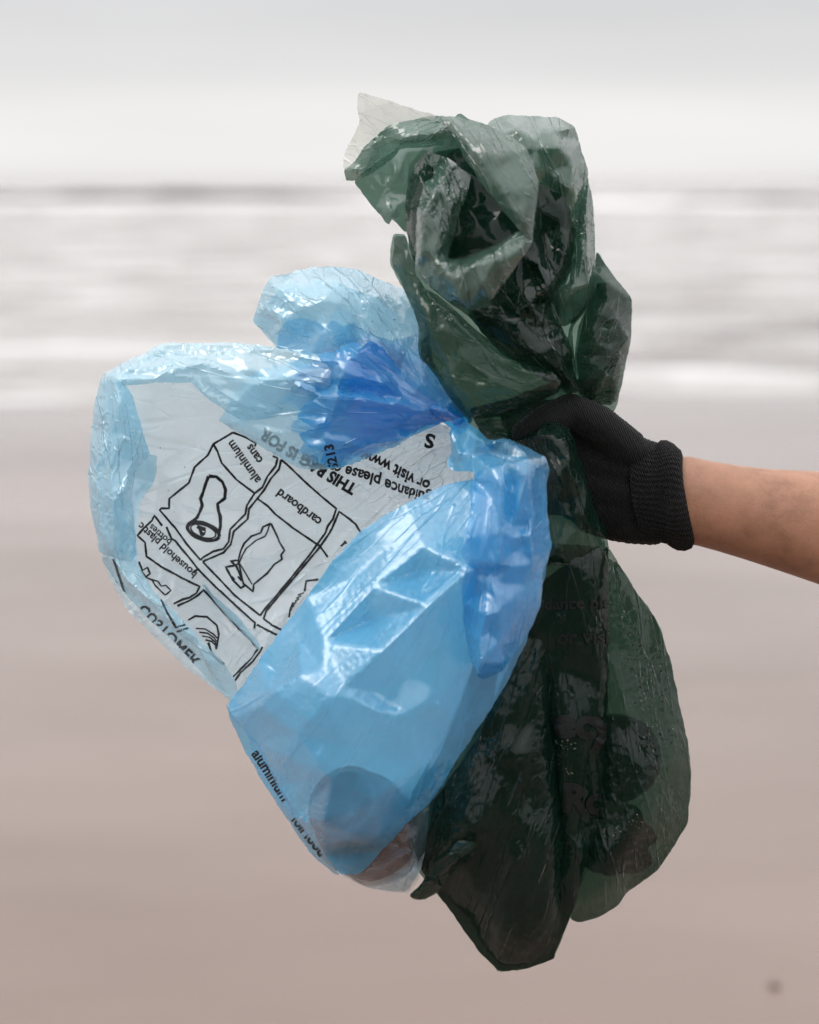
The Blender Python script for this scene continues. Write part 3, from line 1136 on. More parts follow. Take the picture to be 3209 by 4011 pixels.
def cuff_wob(s, k, n):
    a = 2 * math.pi * k / n
    rib = 2.2 * math.sin(54 * a)
    return (6 * math.sin(3 * a + s * 0.8), 5 * math.sin(5 * a + s) - rib * math.cos(a), 0.5 * math.sin(4 * a + s * 1.3) + 0.18 * rib * math.sin(a))
v, f = ring_tube([(2478, 1722, 2112, 0, 20, 22), (2510, 1738, 2118, 0, 21, 20), (2550, 1744, 2122, 0, 22, 22), (2590, 1744, 2128, 0, 23, 24), (2606, 1738, 2140, 0, 25, 26), (2622, 1730, 2150, 0, 27.5, 28), (2648, 1728, 2154, 0, 28.5, 30), (2676, 1738, 2148, 0, 28, 30), (2690, 1758, 2134, 0, 26, 28), (2692, 1782, 2116, 0, 23.5, 24), (2676, 1796, 2108, 0, 22, 22), (2600, 1796, 2100, 0, 21, 20)], n=270, wob=cuff_wob)
v[:, 1] += 0
link('cuff', mesh_from('cuff', to_world(v), f), KNIT, glove)
# ------------------------------------------------------------------ blue recycling bag
A = K(1300, 340, 1.38)
R1 = K(1300, 340, 2.464)
R2 = K(1850, 400, 2.464)
R3 = K(1450, 900, 2.695)
R4 = K(1850, 1000, 2.464)
R5 = K(960, 1000, 1.917)
R6 = K(330, 1300, 2.156)
R7 = K(1700, 1600, 1.96)
C3 = K(330, 1650, 1.474)
C4 = K(800, 1800, 1.198)
E = K(1600, 2000, 1.165)
NV = K(0, 0, 1.0)

blue = empty('blue_plastic_bag', W(1450, 3480, 20))
tag(blue, 'crumpled translucent blue plastic bag with black printed panels, hanging open below the fist', 'plastic bag')

# back wall, seen from inside through the open mouth
ba = film('printed_back_panel', blue, BLUE_PANEL,
    NV((408, 1480, 0), (372, 1650, 2), (350, 1880, 5), (362, 2010, 8), (392, 2150, 10), (430, 2270, 12), (500, 2390, 14), (600, 2490, 16), (720, 2610, 20), (830, 2690, 26), (905, 2740, 32),
       (960, 2850, 34), (1010, 2980, 30), (1090, 3130, 26), (1190, 3290, 22), (1300, 3400, 20), (1440, 3478, 20), (1590, 3495, 22), (1650, 3400, 30), (1700, 3130, 36), (1870, 2890, 48), (2010, 2560, 54), (2110, 2300, 56), (2140, 1950, 50),
       (2080, 1800, 40), (1930, 1760, 34), (1830, 1700, 28), (1740, 1660, 22), (1500, 1600, 6), (1200, 1500, -5), (900, 1420, -8), (650, 1372, -5), (500, 1425, -2)),
    pts=NV((520, 1700, -22), (700, 1900, -36), (900, 2000, -44), (1100, 2100, -46), (1000, 2350, -40), (850, 2300, -34), (700, 2200, -26), (800, 2500, -10), (1200, 2300, -42), (1300, 1950, -30), (1500, 1850, -14),
           (1200, 1750, -30), (900, 1720, -30), (1250, 2700, -44), (1400, 3000, -60), (1500, 2600, -20), (1700, 2300, 20), (1350, 3250, -64), (620, 1950, -18), (560, 2200, -6)),
    folds=[NV((455, 1560, -8), (520, 1790, -14), (620, 1830, -20), (770, 1740, -28), (905, 1690, -26)),
           NV((905, 1690, -26), (1010, 1735, -32), (1150, 1800, -34), (1330, 1860, -24)),
           NV((790, 2290, -24), (900, 2390, -30), (1020, 2540, -26)),
           NV((1420, 1960, -20), (1560, 1840, -8), (1720, 1740, 10)),
           NV((1360, 2060, -30), (1410, 1900, -22), (1450, 1800, -14))],
    h=14, layers=((120, 2.2), (52, 0.9), (26, 0.2)), strain=0.008, iters=50, seed=3)

ink = []
def ln(frame, w, *p):
    ink.append(stroke(frame(*p), w))
w1 = 8.5
ln(C3, w1, (855, 57), (745, 125), (715, 190), (640, 260), (605, 350), (545, 395), (487, 440), (485, 495), (440, 495), (432, 505), (500, 585), (520, 605), (590, 700), (668, 795))
ln(C3, w1, (855, 57), (920, 82), (990, 118), (985, 140))
ln(C3, w1, (745, 125), (770, 170), (795, 235), (880, 330), (985, 410))
ln(C3, w1, (1090, 195), (1120, 207), (1108, 250), (1060, 310), (1030, 375), (985, 410), (940, 480), (930, 530), (840, 620), (830, 690), (800, 730), (740, 745), (680, 780), (668, 795))
ln(C3, w1, (1140, 215), (1125, 270), (1080, 322), (1040, 390), (1000, 440), (952, 500), (942, 560), (860, 632), (842, 705), (800, 752), (692, 797), (680, 805))
ln(C3, w1, (1140, 215), (1200, 270), (1290, 355), (1370, 430), (1450, 500), (1430, 560), (1400, 600), (1385, 640), (1340, 700), (1290, 770), (1200, 880), (1100, 1000), (1030, 1080), (1005, 1115))
ln(C3, w1, (680, 805), (760, 890), (860, 1000), (1005, 1115))
ln(C3, w1, (1000, 440), (1060, 485), (1100, 530), (1200, 610), (1340, 705))
ln(C3, w1, (650, 845), (760, 960), (900, 1090), (975, 1157), (970, 1190))
ln(C3, w1, (985, 1167), (1045, 1200), (1110, 1232))
ln(C3, w1, (1025, 1133), (1080, 1175), (1135, 1202))
ln(C3, w1, (1590, 640), (1555, 585), (1520, 555), (1465, 517), (1425, 610), (1408, 640), (1350, 722), (1200, 900), (1040, 1090), (1025, 1133))
ln(C3, w1, (1345, 705), (1370, 740), (1395, 777))
ln(C3, w1, (445, 595), (400, 537), (385, 565), (335, 610), (300, 650), (345, 690), (355, 770), (440, 830), (560, 900), (660, 947), (640, 985), (600, 1010), (560, 1020), (510, 1045))
ln(C3, w1, (470, 600), (500, 670), (520, 680), (600, 775), (650, 845), (625, 870))
ln(C3, w1, (530, 1057), (600, 1027), (650, 997), (682, 967), (750, 1045), (840, 1145), (1000, 1310), (960, 1370), (900, 1430), (855, 1475))
ln(C3, w1, (1025, 1300), (1010, 1332), (970, 1387), (900, 1452), (865, 1502))
# drink can
ln(C3, 13, (720, 312), (700, 360), (680, 420), (670, 440), (680, 480), (665, 520), (650, 550), (610, 580), (590, 608))
ln(C3, 13, (720, 312), (765, 315), (800, 345), (817, 390), (812, 440), (770, 470), (775, 510), (785, 545), (785, 600), (775, 640))
def ell(cx, cy, rx, ry, rot, n=36, a0=0, a1=360):
    r = math.radians(rot)
    return [(cx + rx * math.cos(t) * math.cos(r) - ry * math.sin(t) * math.sin(r), cy + rx * math.cos(t) * math.sin(r) + ry * math.sin(t) * math.cos(r)) for t in [math.radians(a0 + (a1 - a0) * k / n) for k in range(n + 1)]]
ln(C3, 14, *ell(685, 628, 96, 46, 20))
ln(C3, 6, *ell(685, 628, 76, 34, 20))
ln(C3, 16, (650, 600), (675, 612), (700, 618))
ln(C3, 12, (665, 615), (675, 635), (690, 645))
ln(C3, 6, *ell(682, 632, 14, 20, 10))
# cardboard box
ln(C3, 8, (1075, 585), (1110, 660), (1120, 690), (1150, 740), (1130, 765), (1135, 790), (1090, 820), (1050, 870), (970, 935), (965, 977), (910, 930), (885, 800))
ln(C3, 8, (1075, 585), (1030, 605), (1015, 640), (960, 660), (920, 700), (900, 740), (885, 797), (840, 802), (870, 826), (890, 810))
ln(C3, 6, (1068, 590), (1055, 630), (1040, 660), (990, 682), (930, 730), (905, 775), (890, 812), (960, 935))
ln(C3, 9, (870, 826), (812, 836), (850, 910), (895, 957), (915, 945), (905, 910), (885, 862), (870, 826))
ln(C3, 7, (845, 890), (862, 910)); ln(C3, 7, (880, 890), (900, 915))
# corner of a paper pile
ln(C3, 8, (1345, 908), (1272, 915), (1265, 978))
for k in range(6):
    ln(C3, 6, (1262 - 14 * k, 985 + 18 * k), (1225 - 8 * k, 1000 + 18 * k))
ln(C3, 7, (1200, 1040), (1182, 1085), (1178, 1130))
ln(C3, 9, (1470, 715), (1500, 690)); ln(C3, 8, (1505, 700), (1490, 685))
# jar with a ribbed lid
ln(C3, 8, (590, 1140), (630, 1117), (700, 1122), (755, 1170), (766, 1222), (750, 1310))
for k in range(4):
    ln(C3, 6, (635 + 18 * k, 1188 + 22 * k), (690 + 12 * k, 1192 + 24 * k), (735 + 4 * k, 1222 + 22 * k), (756 - 3 * k, 1245 + 20 * k))
ln(C3, 9, (705, 1270), (720, 1320), (745, 1360), (795, 1398))
# plastic bottles
ln(C3, 8, (310, 800), (330, 850), (360, 835), (375, 870), (350, 890), (320, 850))
ln(C3, 6, (350, 890), (385, 905), (420, 915), (440, 945), (465, 940), (495, 970), (460, 995), (430, 965), (405, 940), (385, 905))
def tx(frame, s, a, ang, size, bold=0.02, mirror=False, sx=1.0):
    p = frame(a)[0]
    ink.append(glyphs(s, p[:2], ang, size, bold, mirror, sx))
print_on('printed_drawing', ba, ink, INK)
def words(sheet, frame, s, a, ang, size, bold=0.02, mirror=False, sx=1.0, mat=None, lift=0.35):
    return print_on('printed_text', sheet, [glyphs(s, frame(a)[0][:2], ang, size, bold, mirror, sx)], mat or INK, lift)
words(ba, C3, 'aluminium', (1024, 330), 234, 50, 0.03, sx=0.95)
words(ba, C3, 'cans', (1036, 218), 233, 50, 0.03, sx=0.95)
words(ba, C3, 'cardboard', (1372, 564), 217.5, 52, 0.032, sx=0.95)
words(ba, C3, 'household plastic', (650, 872), 222.5, 43, 0.026)
words(ba, C3, 'bottles', (505, 682), 220, 38, 0.022)
words(ba, R5, 'THIS BAG IS FOR', (838, 1725), 212, 62, 0.05, sx=0.92)
words(ba, R5, 'guidance please call Cu', (1420, 1775), 197, 64, 0.03, sx=0.9)
words(ba, R5, 'or visit www.sca', (1420, 1680), 203, 64, 0.036, sx=0.9)
words(ba, R5, 'S', (1440, 1340), 195, 80, 0.04)

# body: front lip and lower front wall
bb = film('front_panel', blue, BLUE2,
    C4((150, 1105, 34), (260, 940, 44), (360, 800, 50), (480, 650, 55), (600, 480, 60), (720, 350, 62), (800, 290, 62), (960, 200, 62), (1120, 120, 60), (1245, 95, 60),
       (1420, 60, 66), (1590, 80, 70), (1625, 400, 72), (1585, 620, 70), (1510, 860, 66), (1420, 1050, 64), (1320, 1210, 62), (1180, 1420, 60), (1080, 1590, 56), (960, 1700, 54), (850, 1820, 50), (735, 1945, 46),
       (640, 1950, 40), (560, 1850, 42), (430, 1690, 44), (340, 1520, 44), (240, 1320, 42), (140, 1225, 38), (105, 1150, 35)),
    pts=C4((700, 1350, 96), (900, 1280, 96), (1120, 1100, 90), (1180, 800, 94), (960, 1010, 96), (790, 1085, 97), (600, 1500, 96), (560, 1700, 84), (800, 1600, 88), (1000, 1450, 82), (400, 1400, 78), (1300, 900, 86), (450, 850, 62), (700, 560, 68),
           (900, 380, 74), (1100, 260, 72), (1000, 520, 74), (760, 760, 72), (330, 1000, 56)),
    folds=[C4((1230, 360, 84), (1030, 415, 88), (800, 600, 86), (560, 860, 84)),
           C4((1240, 520, 110), (1050, 690, 112), (840, 895, 112), (660, 1062, 106)),
           C4((270, 1160, 72), (330, 1090, 85), (450, 1010, 94), (560, 990, 96), (655, 1055, 105)),
           C4((435, 1290, 92), (500, 1220, 104), (600, 1120, 108), (700, 1130, 108), (830, 1190, 107), (950, 1195, 99))],
    h=14, soft=2, layers=((170, 1.2),), strain=0.002, iters=20, sharp=30, seed=8)

# lower corner, one layer over the litter
film('bottom_panel', blue, BLUE_THIN,
    C4((735, 1945, 44), (850, 1820, 48), (960, 1700, 52), (1060, 1605, 54), (1052, 1720, 44), (1030, 1850, 34), (1015, 1960, 24), (960, 2035, 20), (850, 2030, 20), (740, 2000, 22), (640, 1950, 30)),
    pts=C4((900, 1880, 60), (820, 1950, 52), (980, 1830, 56)),
    folds=[C4((650, 1950, 36), (780, 1975, 46), (900, 1985, 44), (1010, 1900, 40)), C4((1015, 1720, 52), (1000, 1850, 50), (890, 1980, 40)), C4((880, 2000, 30), (960, 1975, 34), (1025, 1880, 30))],
    h=13, layers=((60, 1.2), (28, 0.5)), strain=0.012, seed=9)

# side wall: dark printed strip down the left of the body
bd = film('side_gusset', blue, BLUE2,
    C4((100, 1140, 33), (150, 1225, 36), (255, 1330, 38), (350, 1520, 39), (440, 1690, 39), (560, 1850, 38), (640, 1950, 33), (610, 1948, 26), (500, 1850, 25), (420, 1735, 25), (295, 1545, 26), (195, 1375, 27), (120, 1215, 29)),
    h=12, layers=((40, 0.8), (20, 0.2)), strain=0.008, along=57, seed=10)
words(bd, C4, 'aluminium', (222, 1380), 57, 58, 0.03, sx=0.95, lift=0.4)
words(bd, C4, 'foil food', (408, 1690), 52, 58, 0.03, sx=0.95, lift=0.4)

# turned-out lower left lip
be = film('turned_lip', blue, BLUE,
    C3((95, 790, 12), (130, 780, 22), (175, 790, 30), (250, 815, 30), (300, 690, 14), (312, 830, 26), (400, 980, 34), (480, 1060, 38), (600, 1180, 42), (700, 1290, 46), (800, 1390, 46), (870, 1490, 44), (888, 1570, 36),
       (845, 1622, 30), (760, 1540, 22), (620, 1390, 18), (500, 1260, 16), (350, 1120, 14), (240, 1000, 12), (150, 880, 10)),
    pts=C3((300, 940, 40), (420, 1110, 42), (560, 1240, 46), (700, 1390, 48)),
    folds=[C3((175, 800, 34), (250, 920, 40), (330, 990, 44), (440, 1090, 46)), C3((440, 1040, 44), (530, 1180, 50), (640, 1250, 50), (800, 1400, 48))],
    h=12, layers=((50, 1.3), (24, 0.5)), strain=0.012, along=48, seed=11)
words(be, C3, 'CUSTOMER', (345, 1050), 225, 60, 0.03, True)
words(be, C3, 'TS:', (225, 985), 236, 62, 0.04)
for pl_, w_ in (((170, 795), (205, 900), (235, 990)), 9), (((440, 1030), (480, 1110), (530, 1190), (610, 1170)), 7), (((535, 1215), (600, 1195), (612, 1180)), 7):
    print_on('printed_line', be, [stroke(C3(*pl_), w_)], INK, 0.35)
film('lip_crease', blue, BLUE,
    C3((675, 940, -22), (700, 950, -14), (780, 1035, -16), (890, 1130, -16), (1000, 1270, -10), (1022, 1335, -6), (990, 1300, -12), (860, 1165, -22), (740, 1030, -26)),
    h=11, layers=((40, 0.8),), strain=0.01, along=48, seed=12)

# rolled rim down the left of the mouth
film('left_rim', blue, BLUE,
    R6((150, 380, 8), (250, 362, 24), (380, 480, 26), (440, 650, 24), (500, 850, 20), (555, 1040, 12), (430, 1180, 14), (408, 1350, 20), (415, 1500, 22), (430, 1650, 22), (445, 1890, 20), (350, 1950, 28), (255, 1905, 26), (130, 1872, 12), (100, 1700, 10), (55, 1500, 8), (35, 1280, 6), (45, 1050, 4), (62, 800, 2), (90, 580, 4), (120, 450, 6)),
    pts=R6((300, 900, 38), (230, 1200, 40), (330, 1300, 40), (320, 1600, 42), (200, 1600, 36), (120, 1100, 26)),
    folds=[R6((248, 372, 34), (300, 600, 40), (370, 860, 38), (420, 1100, 34), (330, 1340, 46), (240, 1560, 44), (250, 1850, 36)),
           R6((170, 420, 20), (165, 640, 26), (215, 860, 34), (215, 1150, 40), (240, 1420, 46), (400, 1640, 34)),
           R6((430, 1180, 18), (380, 1330, 34), (240, 1420, 46)), R6((60, 1000, 14), (115, 1080, 28), (100, 1350, 28), (140, 1700, 26))],
    h=13, soft=2, layers=((75, 1.8), (34, 0.35)), strain=0.01, sharp=24, along=85, aspect=2.2, seed=13)
film('left_rim_lining', blue, BLUE,
    R6((160, 390, 4), (260, 400, 8), (400, 520, 6), (480, 800, 2), (545, 1035, -2), (620, 1040, -16), (600, 1250, -18), (470, 1440, -6), (440, 1700, 2), (430, 1880, 6), (250, 1880, 8), (130, 1860, 8), (60, 1500, 4), (45, 1100, 0), (70, 800, -2), (100, 560, 0)),
    h=15, layers=((70, 2.0), (34, 0.9)), strain=0.016, seed=14)

# rim across the top, running into the gathers
film('top_rim', blue, BLUE,
    R6((150, 382, 8), (200, 322, 6), (350, 250, 4), (500, 182, 2), (600, 122, 2), (720, 85, 4), (880, 98, 6), (1100, 90, 8), (1300, 92, 12), (1490, 112, 18), (1720, 150, 26), (2000, 150, 34), (2110, 120, 34), (2240, 330, 34), (2100, 560, 34), (1900, 640, 30), (1600, 720, 26), (1350, 760, 24), (1230, 690, 28), (1080, 590, 30), (960, 490, 28), (905, 425, 26), (700, 428, 26), (560, 432, 26), (430, 448, 26), (340, 455, 26), (250, 370, 24)),
    pts=R6((1700, 400, 38), (1900, 350, 42), (1500, 600, 34), (1250, 480, 34)),
    folds=[R6((170, 350, 12), (350, 322, 26), (720, 285, 32), (1000, 250, 30), (1060, 240, 24)), R6((700, 290, 28), (1000, 262, 34), (1300, 350, 34), (1480, 400, 34)),
           R6((300, 420, 34), (560, 428, 34), (720, 330, 36), (1000, 265, 34)),
           R6((1340, 228, 30), (1400, 330, 38), (1475, 400, 34)), R6((1460, 310, 34), (1560, 395, 42), (1725, 380, 44), (2100, 300, 46)), R6((1180, 412, 34), (1450, 430, 40), (1725, 440, 44), (2050, 420, 48)),
           R6((905, 425, 26), (1100, 470, 38), (1300, 600, 38), (1600, 660, 34))],
    h=13, soft=2, layers=((90, 2.0), (40, 0.5)), strain=0.01, sharp=22, gather=(1790, 1650), aspect=3.2, seed=15)

# the gathered neck of the bag: two sheets drawn into the knot
NK = (1790, 1650)
film('lower_rim', blue, BLUE,
    R5((-200, 1240, -6), (-130, 1140, 4), (-60, 1000, 14), (100, 860, 22), (360, 800, 26), (700, 800, 28), (820, 1000, 28), (760, 1250, 26), (800, 1450, 24), (750, 1592, 20), (600, 1607, 20), (500, 1607, 20), (400, 1597, 18), (300, 1541, 16), (210, 1491, 14), (100, 1421, 10), (0, 1361, 4), (-120, 1291, -2)),
    pts=R5((200, 1300, 30), (420, 1450, 30), (250, 1050, 34), (500, 1200, 36)),
    folds=[R5((0, 960, 24), (320, 935, 38), (480, 970, 42), (420, 1110, 38), (340, 1190, 36)), R5((0, 1250, 18), (390, 1340, 34), (620, 1380, 34)), R5((-150, 1250, 4), (200, 1420, 26), (500, 1540, 28))],
    h=11, soft=2, layers=((80, 1.5), (40, 0.8), (22, 0.3)), strain=0.008, gather=NK, aspect=4.5, seed=75)
gneck = film('gathered_neck', blue, BLUE2,
    R5((330, 935, 40), (420, 840, 40), (500, 790, 38), (590, 735, 40), (670, 690, 42), (800, 660, 46), (1000, 640, 44), (1200, 700, 36), (1380, 820, 32), (1500, 960, 32), (1620, 1080, 32), (1690, 1200, 32), (1540, 1245, 42), (1400, 1272, 38), (1290, 1340, 34), (1150, 1425, 30), (1000, 1490, 28), (880, 1540, 28), (750, 1588, 28), (640, 1600, 28), (560, 1560, 34), (600, 1480, 40), (470, 1440, 38), (400, 1345, 38), (520, 1290, 42), (390, 1225, 42), (430, 1130, 44), (560, 1060, 46), (430, 990, 46)),
    pts=R5((900, 1420, 46), (1100, 1300, 50), (650, 1500, 38), (620, 1180, 48)),
    folds=[R5((680, 690, 44), (690, 800, 58), (720, 930, 64), (770, 1010, 50)), R5((690, 745, 54), (790, 790, 60), (1090, 890, 50), (1300, 1010, 52), (1500, 1160, 48)),
           R5((720, 930, 66), (900, 920, 60), (1040, 960, 60), (1200, 1080, 54), (1400, 1150, 50), (1540, 1220, 46)),
           R5((620, 1290, 42), (700, 1060, 66), (850, 1070, 62), (1100, 1120, 58), (1320, 1170, 52), (1540, 1230, 46)),
           R5((540, 1300, 44), (590, 1260, 50), (630, 1280, 44)), R5((520, 970, 46), (600, 960, 38), (690, 960, 52)),
           R5((620, 1360, 46), (640, 1390, 44), (880, 1430, 46), (1200, 1380, 46), (1500, 1250, 44)), R5((770, 1010, 44), (900, 1000, 50), (1050, 1060, 50))],
    h=10, layers=((80, 1.9), (40, 1.0), (22, 0.45)), strain=0.01, gather=NK, aspect=4.5, iters=45, jag=2.0, seed=16)
words(gneck, R5, 'S213', (700, 1600), 258, 52, 0.03)
film('gathered_neck_lining', blue, BLUE2,
    R5((300, 860, 20), (420, 760, 20), (600, 700, 20), (800, 620, 20), (1000, 640, 20), (1200, 760, 20), (1400, 900, 20), (1560, 1060, 20), (1680, 1200, 20), (1540, 1240, 20), (1350, 1290, 20), (1150, 1400, 20), (950, 1480, 20), (700, 1560, 20), (520, 1560, 20), (400, 1480, 20), (470, 1380, 20), (330, 1300, 20), (440, 1180, 20), (300, 1080, 20), (420, 980, 20)),
    h=13, layers=((90, 3.0), (44, 1.4)), strain=0.012, gather=NK, aspect=4.0, jag=3.0, seed=71)
film('gathered_neck_lining', blue, BLUE3,
    R5((520, 900, 12), (620, 800, 12), (760, 740, 12), (900, 600, 12), (1060, 660, 12), (1250, 800, 12), (1450, 960, 12), (1600, 1100, 12), (1680, 1195, 12), (1540, 1235, 12), (1350, 1280, 12), (1150, 1380, 12), (900, 1480, 12), (680, 1520, 12), (560, 1440, 12), (640, 1360, 12), (500, 1260, 12), (640, 1130, 12), (540, 1020, 12)),
    h=13, layers=((90, 3.0), (44, 1.4)), strain=0.012, gather=NK, aspect=4.0, jag=3.0, seed=72)
film('gathered_neck_lining', blue, BLUE3,
    R5((740, 860, 34), (840, 720, 34), (960, 660, 34), (1120, 760, 34), (1300, 880, 34), (1500, 1030, 34), (1650, 1160, 34), (1560, 1235, 34), (1350, 1270, 34), (1150, 1340, 34), (980, 1400, 34), (800, 1400, 34), (860, 1280, 34), (720, 1180, 34), (860, 1060, 34), (760, 960, 34)),
    h=13, layers=((90, 3.0), (44, 1.4)), strain=0.012, gather=NK, aspect=4.0, jag=3.0, seed=73)
film('gathered_neck_lining', blue, BLUE3,
    R5((1000, 900, 6), (1120, 800, 6), (1300, 900, 6), (1480, 1040, 6), (1640, 1170, 6), (1560, 1230, 6), (1350, 1262, 6), (1150, 1310, 6), (1020, 1290, 6), (1100, 1180, 6), (980, 1060, 6)),
    h=13, layers=((90, 3.0), (44, 1.4)), strain=0.012, gather=NK, aspect=4.0, jag=3.0, seed=74)

# puffed tail of the bag above the knot
film('puffed_top', blue, BLUE,
    R5((55, 490, 0), (75, 440, 4), (112, 330, 6), (150, 230, 6), (190, 180, 6), (205, 155, 4), (300, 165, 6), (340, 140, 6), (370, 112, 4), (500, 92, 2), (680, 85, 0), (860, 110, 0), (1000, 180, 0), (1150, 240, 2), (1290, 330, 4), (1380, 540, 6), (1400, 700, 10), (1420, 800, 14), (1500, 960, 20), (1620, 1090, 24), (1680, 1190, 28), (1600, 1190, 36), (1400, 1060, 40), (1180, 880, 44), (1040, 700, 48), (940, 640, 50), (870, 690, 52), (760, 790, 50), (680, 720, 44), (480, 732, 34), (240, 695, 16), (180, 600, 8), (105, 545, 2)),
    pts=R5((420, 250, 36), (560, 180, 34), (850, 300, 42), (1000, 400, 46), (450, 560, 26), (400, 640, 26), (1150, 560, 34), (250, 520, 24), (760, 640, 22)),
    folds=[R5((230, 590, 20), (270, 500, 40), (420, 410, 50), (560, 350, 54), (680, 240, 48), (670, 170, 40)), R5((530, 450, 48), (600, 520, 50), (670, 620, 50), (690, 700, 46)),
           R5((680, 240, 50), (800, 250, 50), (900, 360, 54), (1090, 400, 44)), R5((530, 450, 50), (700, 370, 54), (760, 540, 40), (820, 510, 44), (1000, 620, 48), (1180, 620, 40), (1290, 580, 20)),
           R5((820, 510, 46), (900, 480, 54), (920, 450, 54), (820, 440, 50)), R5((110, 400, 16), (190, 330, 30), (250, 240, 34), (330, 180, 26)), R5((800, 250, 46), (1000, 320, 48), (1090, 395, 40))],
    h=13, layers=((80, 2.8), (40, 1.2)), strain=0.02, jag=1.5, seed=19)
film('puffed_top_back', blue, BLUE,
    R5((55, 490, 0), (75, 440, 2), (112, 330, 2), (150, 230, 2), (205, 155, 2), (340, 140, 2), (500, 92, 0), (680, 85, -2), (860, 110, -2), (1000, 180, -2), (1150, 240, 0), (1290, 330, 0), (1380, 560, 2), (1400, 770, 8), (1480, 950, 12), (1600, 1090, 18), (1400, 1150, 20), (1100, 960, 10), (700, 760, -4), (480, 735, -6), (240, 695, -6), (105, 545, -2)),
    pts=R5((500, 300, -34), (850, 350, -38), (400, 550, -26), (900, 650, -24)),
    h=15, layers=((80, 3.0), (40, 1.5)), strain=0.016, seed=20)

film('puffed_top_lining', blue, BLUE2,
    R5((240, 590, 8), (300, 500, 10), (420, 470, 12), (520, 480, 12), (600, 540, 14), (660, 480, 14), (740, 540, 14), (820, 505, 16), (900, 560, 16), (1000, 615, 16), (1100, 640, 16), (1200, 610, 14), (1300, 590, 12), (1420, 800, 14), (1500, 960, 18), (1610, 1110, 22), (1400, 1100, 22), (1100, 900, 18), (760, 800, 14), (680, 730, 12), (480, 740, 8), (250, 700, 4)),
    h=13, layers=((80, 1.9), (38, 1.0)), strain=0.01, gather=(1640, 1470), aspect=3.2, jag=2.5, seed=76)
# knot and the loose tail hanging over the front
film('knot', blue, BLUE3,
    R5((1330, 1120, 42), (1420, 1080, 42), (1540, 1070, 40), (1660, 1140, 38), (1720, 1225, 40), (1660, 1300, 48), (1580, 1300, 52), (1540, 1245, 54), (1460, 1220, 52), (1390, 1190, 48)),
    pts=R5((1500, 1170, 64), (1590, 1230, 64)), folds=[R5((1350, 1130, 46), (1440, 1160, 62), (1540, 1130, 58), (1620, 1210, 60)), R5((1420, 1180, 50), (1500, 1200, 64), (1600, 1260, 60))],
    h=11, layers=((34, 2.4), (18, 1.0)), strain=0.02, seed=21)
film('knot_lining', blue, BLUE3,
    R5((1330, 1130, 30), (1450, 1090, 32), (1560, 1110, 34), (1645, 1215, 36), (1690, 1300, 34), (1600, 1350, 34), (1500, 1260, 36), (1390, 1200, 32)),
    h=12, layers=((40, 2.0),), strain=0.015, seed=22)
film('hanging_tail', blue, BLUE2,
    R7((120, 185, 58), (150, 95, 54), (230, 90, 54), (330, 150, 58), (410, 240, 62), (530, 228, 66), (640, 260, 70), (760, 320, 74), (860, 380, 76), (892, 460, 74), (866, 560, 76), (870, 800, 78), (904, 1060, 78), (882, 1150, 80), (840, 1260, 82), (822, 1500, 82), (780, 1620, 82), (690, 1780, 84), (600, 1910, 88), (530, 2010, 92), (400, 2080, 96), (330, 2060, 96), (290, 1950, 96), (235, 1700, 96), (220, 1500, 96), (212, 1340, 98), (270, 1225, 104), (206, 1100, 104), (250, 920, 102), (282, 740, 98), (268, 640, 94), (315, 540, 88), (300, 480, 84), (180, 488, 66), (92, 430, 58), (135, 330, 58)),
    pts=R7((450, 700, 104), (600, 620, 98), (600, 1100, 98), (500, 1350, 106), (640, 1500, 104), (400, 1700, 112), (700, 900, 94)),
    folds=[R7((130, 200, 64), (180, 330, 74), (300, 300, 80), (420, 260, 84), (530, 240, 82), (640, 290, 86), (730, 380, 92), (860, 420, 80)), R7((230, 310, 70), (290, 360, 80), (420, 345, 74), (560, 390, 84), (700, 380, 92)),
           R7((315, 540, 92), (430, 450, 100), (560, 410, 98), (720, 390, 96), (715, 520, 104), (640, 780, 104), (600, 900, 100)),
           R7((300, 640, 102), (290, 800, 108), (250, 1000, 112), (300, 1180, 112), (500, 950, 112), (520, 590, 110)), R7((520, 590, 110), (600, 820, 96), (600, 1000, 104), (680, 1030, 98)),
           R7((500, 950, 112), (510, 1200, 112), (590, 1210, 104), (430, 1260, 106), (460, 1400, 112), (600, 1470, 108)), R7((730, 980, 102), (760, 1200, 100), (700, 1350, 98), (840, 1260, 86)), R7((750, 440, 96), (760, 800, 98), (740, 980, 102)),
           R7((425, 1400, 108), (500, 1560, 116), (400, 1590, 118), (350, 1780, 116), (360, 1950, 118), (330, 2050, 104)), R7((500, 1560, 114), (640, 1480, 104), (830, 1290, 86)), R7((360, 1950, 118), (500, 1800, 112), (540, 1960, 102)), R7((500, 1800, 112), (700, 1560, 96), (800, 1420, 88))],
    h=12, soft=1, layers=((90, 1.2), (40, 0.3)), strain=0.014, along=95, aspect=1.8, seed=23)
film('hanging_tail_lining', blue, BLUE,
    R7((300, 520, 72), (420, 440, 74), (720, 400, 76), (860, 440, 74), (870, 800, 76), (900, 1060, 76), (840, 1260, 78), (822, 1500, 80), (690, 1780, 82), (530, 2000, 90), (340, 2050, 94), (260, 1700, 90), (240, 1340, 88), (260, 1000, 82)),
    h=15, layers=((90, 1.6), (40, 0.8)), strain=0.012, along=95, seed=24)

